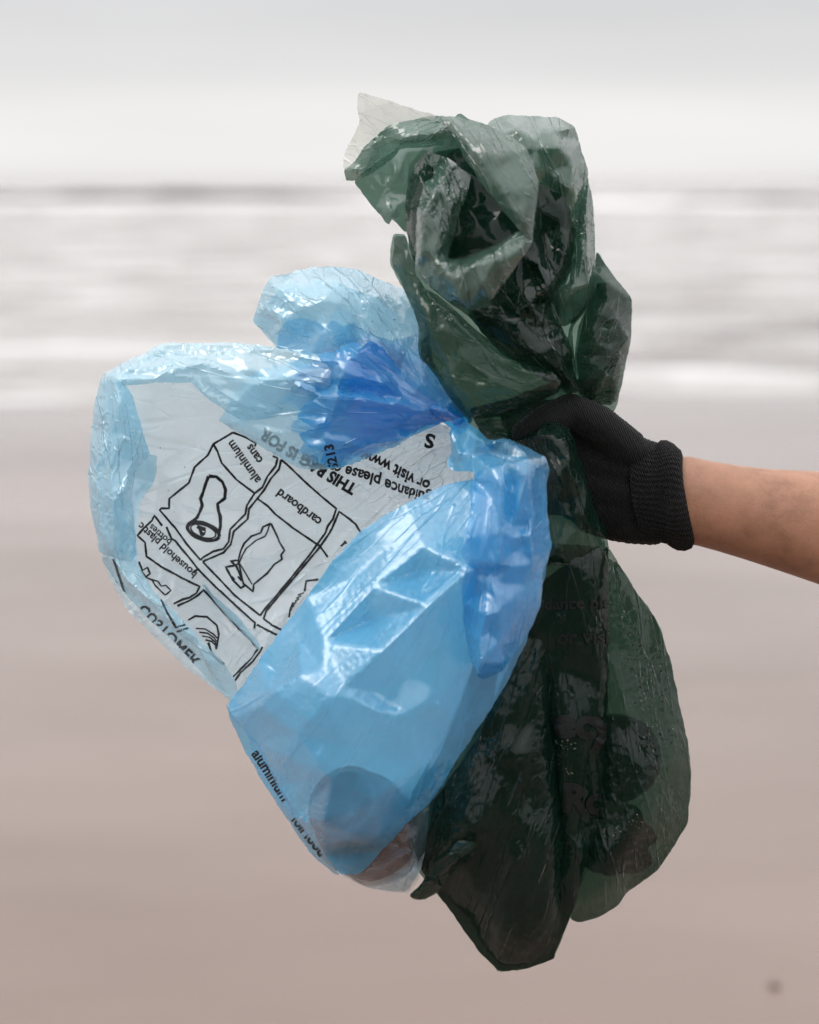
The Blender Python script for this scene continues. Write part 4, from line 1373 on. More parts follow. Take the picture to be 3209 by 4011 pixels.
# what lies in the corner of the blue bag
BROWN = plain('brown_glass', (0.20, 0.066, 0.022), 0.2, 0.5, 0.5, 30.0)
def lathe(prof, n=28):
    v, f = [], []
    for r, zz in prof:
        for k in range(n):
            a = 2 * math.pi * k / n
            v.append((r * math.cos(a), r * math.sin(a), zz))
    m_ = len(prof)
    for i in range(m_ - 1):
        for k in range(n):
            f.append((i * n + k, i * n + (k + 1) % n, (i + 1) * n + (k + 1) % n, (i + 1) * n + k))
    f.append(tuple(range(n - 1, -1, -1)))
    f.append(tuple((m_ - 1) * n + k for k in range(n)))
    return v, f
v, f = lathe([(0.002, 0.002), (0.026, 0.0), (0.031, 0.003), (0.034, 0.010), (0.034, 0.048), (0.032, 0.058), (0.026, 0.064), (0.025, 0.068), (0.027, 0.070), (0.027, 0.079), (0.024, 0.081), (0.020, 0.081), (0.018, 0.070), (0.002, 0.068)])
jar = link('brown_jar', mesh_from('brown_jar', v, f), BROWN)
j0, j1 = W(1515, 3310, -20), W(1350, 3145, 42)
jar.matrix_world = Matrix.Translation(j0) @ (j1 - j0).to_track_quat('Z', 'Y').to_matrix().to_4x4()
tag(jar, 'round brown glass jar showing dimly through the lower front of the blue bag', 'jar')
# ------------------------------------------------------------------ dark green bag
green = empty('green_plastic_bag', W(2080, 3800, 0))
tag(green, 'dark green plastic bag bunched above the black glove and hanging heavy below it', 'plastic bag')
GN = (2270, 1570)

# --- crown, far sheets first
film('crown_back', green, GREEN_WET_SHADE,
    A((395, 640, -16), (420, 420, -20), (560, 250, -24), (690, 140, -26), (745, 175, -26), (840, 210, -28), (940, 160, -28), (1120, 160, -28), (1220, 165, -26), (1310, 215, -24), (1345, 320, -22), (1380, 470, -20), (1410, 620, -18), (1420, 780, -16), (1425, 950, -16), (1415, 1130, -14), (1360, 1230, -12), (1300, 1300, -10), (1310, 1450, -6), (1330, 1620, -2), (1250, 1640, 0), (1100, 1560, 4), (900, 1430, 6), (740, 1240, 6), (560, 1110, 4), (450, 980, -4), (410, 800, -10)),
    pts=A((700, 500, -34), (900, 700, -34), (1150, 600, -40), (1200, 900, -36), (800, 950, -26), (1100, 1250, -16)),
    h=17, layers=((110, 4.0), (50, 2.0)), strain=0.014, gather=GN, aspect=2.4, seed=31)
film('crown_lining', green, GREEN_WET_SHADE,
    A((430, 470, 0), (560, 330, 0), (720, 300, 4), (900, 350, 6), (1080, 480, 4), (1200, 440, 0), (1290, 560, -2), (1330, 780, -2), (1320, 950, -2), (1230, 1130, 2), (1240, 1290, 6), (1290, 1440, 8), (1325, 1630, 8), (1200, 1600, 10), (1000, 1450, 12), (820, 1280, 12), (700, 1180, 14), (560, 1080, 14), (450, 950, 6), (405, 760, 2)),
    pts=A((700, 640, -16), (900, 800, -14), (1150, 800, -10), (1000, 1150, 0)),
    h=17, layers=((100, 4.0), (46, 2.0)), strain=0.014, gather=GN, aspect=2.4, seed=32)
film('crown_lining', green, GREEN_WET_SHADE,
    A((640, 340, 20), (800, 400, 24), (930, 600, 26), (1040, 780, 26), (1100, 640, 20), (1240, 620, 14), (1300, 800, 10), (1210, 1040, 14), (1180, 1200, 18), (1270, 1400, 20), (1320, 1610, 16), (1180, 1560, 22), (960, 1400, 24), (800, 1240, 26), (640, 1150, 30), (520, 1040, 26), (470, 820, 20), (520, 560, 18)),
    pts=A((750, 700, 4), (800, 900, 6), (950, 1050, 10)),
    h=17, layers=((100, 3.6), (46, 2.0)), strain=0.014, gather=GN, aspect=2.4, seed=33)

for z_ in (6, 34):
    film('loop_inner_lining', green, GREEN_WET_SHADE,
        A((560, 350, z_), (700, 330, z_ + 6), (820, 430, z_ + 10), (930, 590, z_ + 16), (1040, 790, z_ + 22), (1000, 900, z_ + 24), (820, 960, z_ + 20), (640, 1000, z_ + 16), (520, 900, z_ + 10), (500, 620, z_ + 4)),
        h=16, layers=((90, 3.0), (46, 1.4)), strain=0.01, seed=86 + z_)

# single-layer wing, top left, its glare put into a pale film colour
film('wing', green, GREEN_GLARE,
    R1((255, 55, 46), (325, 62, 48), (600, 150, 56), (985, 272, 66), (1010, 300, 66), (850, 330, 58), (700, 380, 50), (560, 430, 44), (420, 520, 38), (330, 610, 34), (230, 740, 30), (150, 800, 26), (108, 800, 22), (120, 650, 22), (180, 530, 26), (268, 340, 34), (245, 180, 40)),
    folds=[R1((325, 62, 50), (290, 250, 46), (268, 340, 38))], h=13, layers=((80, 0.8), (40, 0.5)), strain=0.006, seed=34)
film('wing_underside', green, GREEN,
    R1((985, 272, 62), (1080, 290, 58), (1200, 420, 60), (1210, 575, 66), (1100, 560, 56), (960, 580, 48), (800, 592, 40), (655, 592, 32), (600, 690, 26), (480, 770, 26), (365, 845, 26), (280, 882, 22), (210, 912, 18), (140, 906, 16), (108, 800, 20), (200, 745, 30), (300, 600, 40), (400, 490, 48), (560, 365, 56), (850, 300, 60)),
    pts=R1((700, 470, 66), (900, 430, 70), (500, 600, 48)),
    folds=[R1((110, 800, 24), (230, 790, 40), (330, 830, 36), (365, 845, 28)), R1((400, 490, 54), (650, 580, 44)), R1((380, 560, 52), (370, 680, 46), (320, 810, 36)), R1((420, 540, 54), (720, 500, 70), (1000, 460, 70), (1100, 420, 70))],
    h=13, soft=3, layers=((90, 0.8),), strain=0.0, sharp=32, seed=35)
film('wing_back', green, GREEN,
    R1((210, 905, 12), (330, 800, 14), (560, 640, 12), (680, 530, 10), (950, 500, 10), (1180, 560, 12), (1100, 900, 10), (1000, 1150, 8), (900, 1380, 6), (705, 1402, 4), (640, 1330, 4), (590, 1280, 4), (570, 1300, 5), (545, 1335, 6), (480, 1255, 8), (350, 1105, 10)),
    folds=[R1((600, 690, 14), (570, 860, 6), (500, 960, 10)), R1((570, 700, 12), (600, 880, 18), (665, 920, 8)), R1((720, 610, 12), (640, 850, 18), (700, 960, 6)), R1((545, 1335, 8), (590, 1240, 20), (720, 1080, 8))],
    h=13, layers=((70, 1.6), (34, 0.7)), strain=0.01, seed=36)

# broad band sweeping over the front of the crown
film('front_band', green, GREEN,
    A((560, 155, 66), (640, 158, 66), (690, 165, 68), (760, 180, 72), (830, 200, 76), (950, 260, 84), (1052, 325, 90), (1090, 420, 94), (1118, 510, 98), (1112, 600, 100), (1095, 700, 102), (1085, 840, 102), (1068, 862, 104), (1030, 795, 108), (950, 690, 104), (850, 565, 98), (760, 430, 90), (690, 300, 80), (620, 205, 70)),
    pts=A((900, 380, 104), (1000, 560, 110), (800, 300, 94), (1030, 680, 112)),
    folds=[A((640, 190, 74), (760, 340, 96), (880, 520, 106), (990, 680, 114), (1045, 770, 112)), A((890, 440, 104), (930, 560, 110), (1000, 650, 110)), A((1050, 330, 92), (1085, 560, 106), (1070, 740, 108))],
    h=13, soft=5, layers=((120, 0.9),), strain=0.0, sharp=35, along=55, aspect=2.4, seed=37)
film('front_band_lining', green, GREEN,
    A((580, 165, 60), (700, 180, 62), (830, 215, 66), (950, 275, 72), (1045, 335, 78), (1085, 430, 82), (1110, 510, 86), (1100, 620, 88), (1080, 780, 90), (1030, 790, 92), (940, 680, 88), (840, 560, 82), (740, 420, 74), (660, 280, 66)),
    h=16, layers=((110, 2.0), (50, 0.8)), strain=0.008, along=55, aspect=2.0, seed=38)

# cupped loop: pale crumpled strip on the left and the scoop underneath
film('loop_cup', green, GREEN,
    A((500, 375, 62), (545, 362, 58), (625, 380, 56), (690, 430, 54), (755, 485, 50), (735, 570, 56), (690, 680, 62), (672, 760, 66), (645, 850, 72), (625, 930, 80), (720, 925, 82), (830, 880, 84), (920, 838, 88), (1005, 780, 94), (1050, 788, 100), (1085, 845, 104), (1040, 910, 106), (960, 1020, 106), (900, 1110, 104), (852, 1185, 100), (740, 1212, 96), (640, 1165, 90), (560, 1100, 86), (475, 1040, 78), (450, 990, 74), (455, 880, 74), (455, 760, 74), (462, 660, 74), (500, 520, 72), (548, 490, 66), (548, 440, 60), (510, 410, 60)),
    pts=A((560, 700, 88), (520, 850, 92), (600, 1010, 100), (750, 1080, 114), (880, 1000, 118), (640, 540, 70)),
    folds=[A((555, 470, 70), (560, 560, 88), (500, 690, 92), (480, 900, 90)), A((640, 400, 62), (600, 560, 84), (590, 750, 90), (560, 920, 94)), A((690, 500, 58), (650, 640, 80), (640, 800, 80)),
           A((560, 920, 96), (640, 1030, 106), (700, 1160, 108), (740, 1205, 100)), A((625, 935, 88), (700, 960, 104), (830, 900, 108), (990, 800, 104)), A((660, 1040, 108), (770, 960, 120), (900, 900, 116)), A((740, 1200, 102), (810, 1080, 122), (880, 940, 120), (1020, 870, 112)), A((1050, 800, 106), (1000, 900, 114), (860, 1160, 110))],
    h=12, soft=3, layers=((80, 1.4),), strain=0.003, sharp=30, seed=39)
film('loop_cup_lining', green, GREEN_WET_SHADE,
    A((470, 700, 58), (560, 680, 56), (640, 850, 60), (640, 930, 66), (830, 890, 70), (1000, 800, 78), (1060, 830, 84), (950, 1010, 88), (890, 1100, 88), (840, 1170, 86), (740, 1195, 82), (640, 1150, 76), (560, 1085, 72), (480, 1030, 66), (460, 880, 60)),
    h=16, layers=((80, 2.0),), strain=0.01, seed=40)
film('loop_edge', green, GREEN_WET_SHADE,
    A((520, 335, 40), (560, 360, 46), (548, 420, 56), (550, 488, 60), (500, 520, 66), (462, 660, 70), (455, 760, 70), (455, 960, 70), (480, 1050, 68), (445, 965, 54), (420, 870, 48), (405, 780, 44), (395, 640, 42), (405, 560, 40), (440, 440, 38)),
    folds=[A((540, 350, 44), (470, 470, 60), (430, 620, 62), (430, 800, 62), (460, 1000, 64))], h=12, layers=((60, 1.8), (30, 0.8)), strain=0.012, along=95, aspect=2, seed=41)

# right-hand hump and the strip running down from it
film('right_hump', green, GREEN,
    A((840, 198, 0), (890, 165, -4), (940, 152, -6), (1040, 155, -6), (1120, 157, -6), (1165, 167, -4), (1220, 160, -8), (1310, 210, -10), (1330, 270, -10), (1345, 320, -10), (1370, 400, -12), (1387, 465, -12), (1365, 540, -8), (1348, 650, -4), (1330, 770, 0), (1280, 700, 10), (1260, 600, 14), (1200, 560, 18), (1130, 500, 22), (1100, 640, 26), (1060, 560, 30), (1050, 430, 30), (1020, 330, 28), (940, 270, 20), (870, 225, 8)),
    pts=A((1000, 230, 26), (1230, 250, 18), (1250, 420, 24), (1330, 420, 4)),
    folds=[A((1170, 172, 0), (1150, 230, 18), (1112, 330, 30), (1080, 450, 34)), A((1112, 325, 30), (1230, 328, 34), (1340, 318, -4)), A((1180, 185, 4), (1290, 225, 10), (1250, 235, 18), (1170, 250, 22)),
           A((1300, 420, 22), (1312, 560, 16), (1305, 650, 10)), A((1150, 455, 26), (1270, 545, 26), (1312, 560, 16)), A((1312, 560, 16), (1385, 470, -8)), A((960, 300, 24), (1060, 330, 32), (1100, 290, 28))],
    h=12, soft=2, layers=((70, 1.3),), strain=0.004, sharp=26, seed=42)
film('right_strip', green, GREEN,
    A((1372, 520, -10), (1395, 545, -12), (1410, 600, -14), (1418, 700, -14), (1425, 900, -14), (1422, 1060, -12), (1412, 1140, -10), (1380, 1190, -8), (1330, 1260, -6), (1245, 1300, 0), (1205, 1195, 8), (1190, 1130, 10), (1280, 1060, 8), (1310, 900, 6), (1330, 760, 2), (1345, 640, -4)),
    folds=[A((1385, 540, -6), (1375, 700, 8), (1380, 900, 14), (1385, 1060, 14), (1370, 1180, 4)), A((1340, 720, 4), (1355, 900, 14), (1330, 1050, 16), (1240, 1110, 16), (1205, 1170, 12)), A((1290, 1040, 14), (1330, 1080, 18), (1270, 1150, 16), (1240, 1220, 8))],
    h=12, layers=((64, 1.8), (32, 0.5)), strain=0.014, seed=43)

# dark crumpled throat pulling down into the fist
film('throat', green, GREEN_WET_SHADE,
    A((1085, 500, 24), (1200, 560, 20), (1275, 600, 14), (1300, 720, 12), (1320, 800, 8), (1300, 950, 12), (1200, 1110, 18), (1190, 1180, 20), (1240, 1290, 22), (1290, 1390, 24), (1305, 1450, 22), (1300, 1520, 20), (1340, 1600, 20), (1335, 1650, 20), (1270, 1660, 24), (1160, 1560, 32), (1000, 1470, 38), (850, 1350, 42), (740, 1240, 46), (760, 1200, 44), (850, 1180, 44), (920, 1080, 44), (1030, 910, 42), (1075, 780, 38)),
    pts=A((1150, 800, 20), (1100, 1000, 38), (1000, 1250, 50)),
    folds=[A((1110, 880, 40), (1120, 980, 50), (1170, 1080, 54), (1170, 1130, 46)), A((1200, 870, 28), (1260, 870, 30), (1220, 1000, 34), (1150, 900, 30)), A((1020, 1090, 46), (1070, 1170, 60), (1120, 1260, 52), (1230, 1300, 36)),
           A((1160, 1310, 46), (1250, 1350, 52), (1300, 1440, 36)), A((1160, 1310, 46), (1200, 1400, 56), (1300, 1445, 34)), A((880, 1250, 50), (1040, 1420, 60), (1180, 1520, 52), (1330, 1640, 28)), A((1000, 1280, 56), (1120, 1440, 62), (1240, 1530, 50), (1335, 1630, 28)), A((1150, 1250, 46), (1240, 1290, 44), (1260, 1370, 44)),
           A((1090, 640, 30), (1180, 760, 20), (1240, 740, 24))],
    h=12, layers=((62, 3.0), (34, 1.2)), strain=0.02, gather=GN, aspect=2.6, iters=70, seed=44)
film('throat_lining', green, GREEN_WET_SHADE,
    A((1090, 520, 4), (1260, 600, 2), (1310, 800, -2), (1290, 1000, 4), (1190, 1150, 10), (1280, 1400, 14), (1335, 1640, 14), (1200, 1610, 22), (980, 1480, 28), (800, 1320, 32), (760, 1210, 32), (940, 1060, 32), (1060, 820, 26)),
    h=17, layers=((70, 3.2), (36, 1.4)), strain=0.014, gather=GN, aspect=2.4, seed=45)

# lower left skirt of the crown, thin enough for the blue to show through
film('left_skirt', green, GREEN_WET_SHADE,
    A((330, 800, 24), (365, 795, 30), (398, 797, 34), (415, 880, 44), (450, 985, 50), (500, 1085, 54), (560, 1120, 56), (640, 1180, 58), (700, 1240, 58), (800, 1330, 60), (900, 1405, 60), (1000, 1470, 60), (1120, 1515, 58), (1205, 1550, 56), (1236, 1585, 52), (1236, 1625, 48), (1215, 1662, 44), (1120, 1700, 46), (1020, 1745, 48), (940, 1780, 50), (860, 1792, 50), (730, 1802, 46), (690, 1745, 46), (640, 1690, 46), (600, 1625, 48), (560, 1560, 48), (510, 1500, 48), (475, 1462, 46), (465, 1400, 46), (470, 1300, 46), (450, 1240, 44), (430, 1190, 42), (395, 1110, 38), (360, 1045, 32), (330, 985, 26), (313, 950, 20), (318, 870, 22)),
    pts=A((640, 1450, 70), (800, 1560, 74), (900, 1680, 70), (480, 1150, 62), (560, 1300, 68)),
    folds=[A((318, 955, 26), (380, 975, 46), (440, 1060, 52), (470, 1160, 62), (525, 1320, 68), (500, 1440, 54)), A((510, 1090, 58), (520, 1220, 70), (560, 1350, 74), (660, 1570, 78), (800, 1760, 66)),
           A((640, 1190, 62), (700, 1290, 72), (860, 1440, 76), (1040, 1540, 76), (1215, 1590, 60)), A((640, 1340, 74), (700, 1460, 80), (860, 1540, 78), (1000, 1640, 78), (1200, 1650, 54)), A((700, 1460, 78), (880, 1600, 82), (760, 1640, 72), (860, 1770, 58)), A((1000, 1560, 74), (1150, 1570, 68), (1020, 1640, 76)),
           A((860, 1780, 56), (1020, 1735, 62), (1200, 1650, 54)), A((560, 1330, 72), (600, 1480, 62), (660, 1560, 74)), A((330, 860, 32), (400, 900, 46), (360, 960, 40)), A((520, 1110, 60), (590, 1180, 66), (640, 1290, 72))],
    h=12, layers=((66, 1.6), (34, 0.7)), strain=0.012, along=45, aspect=1.7, seed=46)
film('skirt_hem', green, GREEN_WET_SHADE,
    A((735, 1800, 42), (860, 1795, 48), (930, 1800, 44), (960, 1850, 40), (985, 1932, 34), (880, 1930, 34), (800, 1900, 36), (740, 1850, 36)),
    folds=[A((740, 1812, 46), (850, 1815, 54), (930, 1845, 44)), A((760, 1840, 44), (860, 1860, 52), (970, 1900, 40))], h=12, layers=((50, 2.0), (26, 0.8)), strain=0.014, seed=47)

# right flank of the crown
film('right_flank', green, GREEN_WET_SHADE,
    A((1430, 890, -24), (1450, 905, -26), (1480, 960, -28), (1530, 1030, -30), (1580, 1090, -30), (1621, 1137, -30), (1624, 1220, -30), (1618, 1360, -26), (1600, 1450, -22), (1585, 1520, -20), (1562, 1640, -16), (1545, 1710, -12), (1526, 1764, -10), (1430, 1748, 0), (1375, 1700, 8), (1335, 1650, 12), (1310, 1560, 12), (1290, 1450, 10), (1270, 1370, 4), (1300, 1240, -6), (1350, 1170, -14), (1395, 1100, -18), (1415, 1000, -22)),
    pts=A((1480, 1300, 14), (1420, 1450, 22), (1500, 1550, 12), (1460, 1150, 0)),
    folds=[A((1425, 1005, -14), (1500, 1060, 0), (1620, 1140, -24)), A((1430, 1020, -12), (1490, 1160, 10), (1560, 1290, 8), (1612, 1370, -16)), A((1400, 1200, 6), (1450, 1230, 22), (1510, 1195, 10)), A((1350, 1350, 18), (1410, 1300, 26), (1500, 1310, 20), (1600, 1350, 0)), A((1350, 1360, 16), (1430, 1390, 28), (1590, 1370, 2)),
           A((1300, 1460, 18), (1420, 1400, 28), (1500, 1420, 22), (1400, 1500, 24), (1340, 1640, 16)), A((1500, 1420, 22), (1480, 1560, 24), (1370, 1690, 12)), A((1560, 1440, 8), (1520, 1560, 14), (1400, 1690, 10)), A((1400, 1730, 8), (1520, 1690, 0), (1560, 1640, -8)), A((1560, 1430, 4), (1570, 1520, -6), (1540, 1640, 0))],
    h=12, layers=((58, 2.4), (30, 0.8)), strain=0.016, gather=(2255, 1570), aspect=1.8, seed=48)
film('right_flank_back', green, GREEN_WET_SHADE,
    A((1430, 890, -28), (1480, 960, -32), (1530, 1030, -34), (1621, 1140, -34), (1618, 1360, -32), (1585, 1520, -28), (1545, 1700, -20), (1440, 1720, -20), (1340, 1640, -8), (1310, 1500, -10), (1330, 1300, -20), (1400, 1150, -26)),
    pts=A((1480, 1350, -50),), h=17, layers=((60, 2.6),), strain=0.012, seed=49)

film('left_skirt_back', green, GREEN_WET_SHADE,
    A((340, 810, 10), (400, 800, 14), (460, 980, 22), (560, 1090, 28), (700, 1170, 30), (800, 1230, 30), (900, 1370, 30), (1050, 1480, 28), (1230, 1580, 24), (1230, 1650, 22), (1020, 1740, 26), (860, 1785, 28), (740, 1790, 28), (650, 1690, 28), (570, 1560, 28), (485, 1462, 28), (475, 1300, 26), (440, 1190, 22), (370, 1045, 16), (325, 950, 12)),
    h=16, layers=((70, 2.2), (36, 0.9)), strain=0.012, along=45, aspect=1.7, seed=60)
for k_, z_ in enumerate((14, -6)):
    film('neck_core', green, GREEN_WET_SHADE,
        NV((1840, 1600, z_ + 4), (2000, 1560, z_), (2180, 1490, z_), (2340, 1480, z_ - 6), (2330, 1700, z_ - 6), (2260, 1800, z_), (2150, 1860, z_ + 6), (2000, 1840, z_ + 10), (1900, 1740, z_ + 8)),
        h=15, layers=((60, 2.4), (34, 1.0)), strain=0.012, gather=GN, aspect=2.2, seed=61 + k_)

# --- below the fist: neck draped over the fingers, then the two heavy lobes
film('draped_neck', green, GREEN_WET_SHADE,
    R7((600, 250, 34), (700, 205, 38), (790, 165, 42), (830, 110, 40), (960, 105, 38), (1040, 160, 34), (1080, 250, 32), (1105, 350, 30), (1160, 470, 30), (1200, 640, 30), (1260, 820, 28), (1330, 950, 24), (1342, 1050, 24), (1345, 1200, 26), (1150, 1230, 40), (950, 1200, 44), (840, 1210, 46), (820, 900, 46), (840, 600, 46), (820, 400, 44), (720, 320, 40)),
    pts=R7((1000, 250, 56), (950, 700, 54), (1150, 1000, 46), (1080, 760, 52)),
    folds=[R7((620, 250, 40), (800, 215, 56), (920, 260, 62), (1030, 400, 64), (1080, 560, 60), (1080, 700, 54), (1080, 860, 58)), R7((800, 165, 48), (870, 190, 60), (1000, 260, 60), (1060, 400, 58), (1050, 460, 54)), R7((850, 310, 54), (960, 520, 66), (1000, 600, 62), (920, 720, 52)), R7((1110, 380, 40), (1180, 600, 48), (1150, 860, 54), (1140, 1000, 52)),
           R7((1110, 620, 56), (1080, 800, 60), (1120, 930, 58), (1190, 700, 48)), R7((960, 860, 54), (930, 1120, 60), (880, 1150, 54)), R7((1060, 1230, 48), (1150, 1000, 54), (1300, 950, 34)), R7((930, 1120, 60), (1000, 850, 56), (1080, 700, 58))],
    h=12, layers=((60, 2.2), (32, 1.1), (20, 0.4)), strain=0.016, along=75, aspect=2.2, seed=50)
film('draped_neck_lining', green, GREEN_WET_SHADE,
    R7((700, 260, 28), (850, 170, 30), (1000, 180, 28), (1090, 400, 26), (1180, 660, 26), (1300, 950, 20), (1330, 1180, 22), (1100, 1200, 34), (850, 1180, 38), (840, 700, 38), (830, 420, 36)),
    h=17, layers=((60, 2.0),), strain=0.012, along=75, aspect=2.0, seed=51)

film('neck_back', green, GREEN_WET_SHADE,
    E((330, 120, 6), (640, 150, 0), (912, 165, 0), (912, 560, -6), (905, 1000, -10), (880, 1340, -10), (760, 1500, -8), (600, 1400, -4), (200, 1200, 10), (300, 700, 10)),
    h=17, layers=((80, 2.4), (40, 0.8)), strain=0.01, along=85, aspect=2.0, seed=63)
gc_ = film('printed_front_panel', green, GREEN_WET_SHADE,
    E((380, 160, 42), (640, 190, 44), (780, 180, 42), (912, 165, 30), (914, 300, 30), (912, 560, 30), (914, 800, 30), (905, 1000, 32), (890, 1200, 32), (878, 1340, 32), (850, 1500, 32), (800, 1640, 32), (770, 1780, 30), (738, 1860, 24), (690, 1960, 18), (690, 1700, 36), (700, 1500, 38), (690, 1330, 38), (660, 1100, 36), (636, 860, 36), (610, 650, 40), (500, 560, 42), (420, 320, 42)),
    pts=E((780, 600, 48), (780, 1000, 48), (780, 1300, 46), (770, 350, 50)),
    folds=[E((905, 180, 36), (900, 500, 40), (903, 800, 40), (890, 1100, 40)), E((650, 700, 44), (660, 1000, 46), (690, 1300, 46), (720, 1480, 46), (800, 1560, 48), (760, 1800, 36)), E((640, 220, 50), (750, 210, 52), (860, 330, 46))],
    h=13, layers=((130, 1.4),), strain=0.004, sharp=26, along=90, aspect=2.4, seed=52)
words(gc_, E, 'guidance please', (528, 452), -1, 68, 0.022, mat=DARK_INK, lift=0.9)
words(gc_, E, 'or visit', (678, 608), 0, 82, 0.022, mat=DARK_INK, lift=0.9)
words(gc_, E, 'recycling', (590, 1025), 3, 165, 0.05, mat=DARK_INK, lift=0.9)
words(gc_, E, 'Road', (700, 1370), 4, 150, 0.05, mat=DARK_INK, lift=0.9)
RED = plain('faded_red_print', (0.16, 0.045, 0.035), 0.5, 0.3, 0.3, 60)
print_on('printed_band', gc_, [stroke(E((690, 190), (760, 155), (850, 140), (905, 138)), 26)], RED, lift=0.5)

film('left_lobe_front', green, GREEN_WET_SHADE,
    E((380, 480, 40), (620, 600, 42), (640, 860, 40), (660, 1100, 40), (690, 1330, 40), (705, 1500, 38), (700, 1700, 34), (700, 1960, 18), (668, 2022, 8), (664, 2046, 4), (550, 2090, 0), (415, 2106, -4), (320, 2010, -6), (265, 1930, -6), (215, 1860, -2), (165, 1790, 8), (60, 1640, 26), (0, 1480, 28), (-10, 1380, 28), (40, 1270, 32), (150, 1100, 38), (230, 900, 40), (300, 700, 40)),
    pts=E((450, 1250, 58), (500, 1600, 58), (400, 1500, 54), (480, 1850, 40), (560, 1000, 50), (350, 1800, 34)),
    folds=[E((560, 560, 46), (570, 760, 52), (620, 900, 50)), E((610, 870, 48), (440, 990, 56), (280, 1180, 52), (190, 1280, 44)), E((630, 960, 46), (560, 1120, 58), (400, 1330, 62), (260, 1480, 60), (230, 1510, 54)), E((620, 920, 50), (500, 1130, 62), (300, 1440, 64), (240, 1500, 56)), E((380, 1060, 52), (420, 1120, 60), (360, 1160, 54), (480, 1180, 58)), E((680, 1330, 46), (640, 1560, 56), (590, 1680, 54), (610, 1850, 46), (580, 1980, 30)), E((690, 1520, 46), (650, 1800, 46), (560, 2080, 6)), E((600, 1500, 56), (420, 1900, 44), (415, 2100, 0))],
    h=13, soft=4, layers=((95, 1.0),), strain=0.003, sharp=32, along=115, aspect=1.8, seed=53)
film('left_lobe_back', green, GREEN_WET_SHADE,
    E((400, 480, 0), (640, 700, -2), (700, 1200, -6), (760, 1600, -6), (735, 1862, 6), (700, 1960, 8), (664, 2046, 0), (550, 2090, -4), (415, 2106, -8), (320, 2010, -10), (265, 1930, -10), (180, 1800, -2), (130, 1752, 2), (40, 1640, 8), (-20, 1450, 10), (20, 1280, 14), (180, 1000, 10), (300, 700, 4)),
    pts=E((450, 1200, -40), (480, 1600, -46), (450, 1900, -30)), h=17, layers=((90, 2.6), (46, 1.2)), strain=0.01, seed=54)
for k_, z_ in enumerate((18, 4, -12)):
    film('folded_lining', green, GREEN_WET_SHADE,
        E((400, 500, z_), (640, 300, z_), (780, 200, z_), (908, 190, z_), (910, 560, z_), (908, 1000, z_), (880, 1340, z_), (850, 1500, z_), (800, 1640, z_), (768, 1780, z_), (736, 1860, z_), (690, 1962, z_ - 4), (666, 2024, z_ - 8), (660, 2044, z_ - 10), (550, 2087, z_ - 12), (417, 2102, z_ - 14), (322, 2008, z_ - 12), (267, 1930, z_ - 10), (217, 1860, z_ - 8), (167, 1788, z_ - 4), (62, 1640, z_), (2, 1480, z_), (0, 1380, z_), (60, 1270, z_), (200, 1000, z_)),
        h=19, soft=4, layers=((110, 3.5), (60, 1.6)), strain=0.01, along=95, aspect=3.0, seed=80 + k_)
film('folded_lining', green, GREEN_WET_SHADE,
    A((1440, 1060, -30), (1500, 1060, -32), (1600, 1150, -34), (1606, 1360, -30), (1560, 1560, -24), (1520, 1720, -14), (1430, 1720, -8), (1345, 1640, 0), (1320, 1450, -4), (1370, 1220, -14)),
    h=17, layers=((60, 2.4),), strain=0.01, gather=(2250, 1560), aspect=3.0, seed=84)
film('corner_tail', green, GREEN_WET_SHADE,
    E((0, 1757, 36), (40, 1728, 42), (70, 1690, 46), (110, 1600, 50), (230, 1505, 60), (310, 1510, 60), (300, 1570, 58), (200, 1650, 50), (160, 1710, 46), (120, 1755, 40), (70, 1778, 38), (25, 1775, 36)),
    pts=E((180, 1600, 62),), folds=[E((20, 1765, 40), (120, 1680, 56), (210, 1600, 66), (270, 1540, 66)), E((100, 1620, 54), (180, 1570, 66), (290, 1520, 62)), E((60, 1730, 48), (80, 1690, 56), (130, 1700, 54))], h=11, layers=((44, 2.2), (24, 0.9)), strain=0.016, seed=55)

for z_ in (0, -8):
  film('corner_tail_back', green, GREEN_WET_SHADE,
    E((5, 1757, 34), (70, 1692, 40), (110, 1602, 42), (230, 1507, 46), (308, 1512, 46), (295, 1570, 44), (160, 1705, 38), (118, 1750, 34), (70, 1774, 34), (28, 1772, 34)),
    h=14, layers=((44, 1.6),), strain=0.01, zoff=z_, seed=58 - z_)
film('right_lobe_front', green, GREEN_WET_SHADE,
    E((914, 170, 24), (935, 200, 18), (960, 240, 12), (1040, 370, 2), (1130, 490, -8), (1160, 570, -10), (1205, 720, -14), (1240, 900, -16), (1275, 1050, -18), (1291, 1200, -18), (1286, 1320, -18), (1275, 1425, -18), (1220, 1520, -16), (1140, 1640, -12), (1060, 1700, -10), (1000, 1740, -8), (960, 1800, -6), (870, 1856, -2), (782, 1881, 4), (736, 1863, 12), (770, 1780, 26), (800, 1640, 28), (850, 1500, 28), (880, 1320, 28), (900, 1050, 28), (912, 800, 27), (912, 500, 26)),
    pts=E((1050, 1200, 40), (1000, 1500, 42), (1150, 1400, 24), (1050, 800, 20), (920, 1700, 32), (1180, 1150, 16)),
    folds=[E((920, 210, 24), (1000, 480, 20), (1080, 700, 10), (1240, 950, -4)), E((920, 260, 24), (990, 700, 26), (1020, 1000, 32), (1070, 1180, 44), (1075, 1400, 46)), E((920, 600, 26), (1000, 900, 32), (1075, 1200, 44)), E((930, 230, 22), (1060, 460, 4), (1170, 680, -6), (1230, 880, -10), (1275, 1180, -8)), E((915, 1060, 30), (1000, 1100, 38), (1075, 1390, 46), (950, 1560, 42)), E((1060, 1180, 42), (1190, 1190, 14))],
    h=13, soft=4, layers=((100, 0.8),), strain=0.003, sharp=32, along=75, aspect=2.2, seed=56)
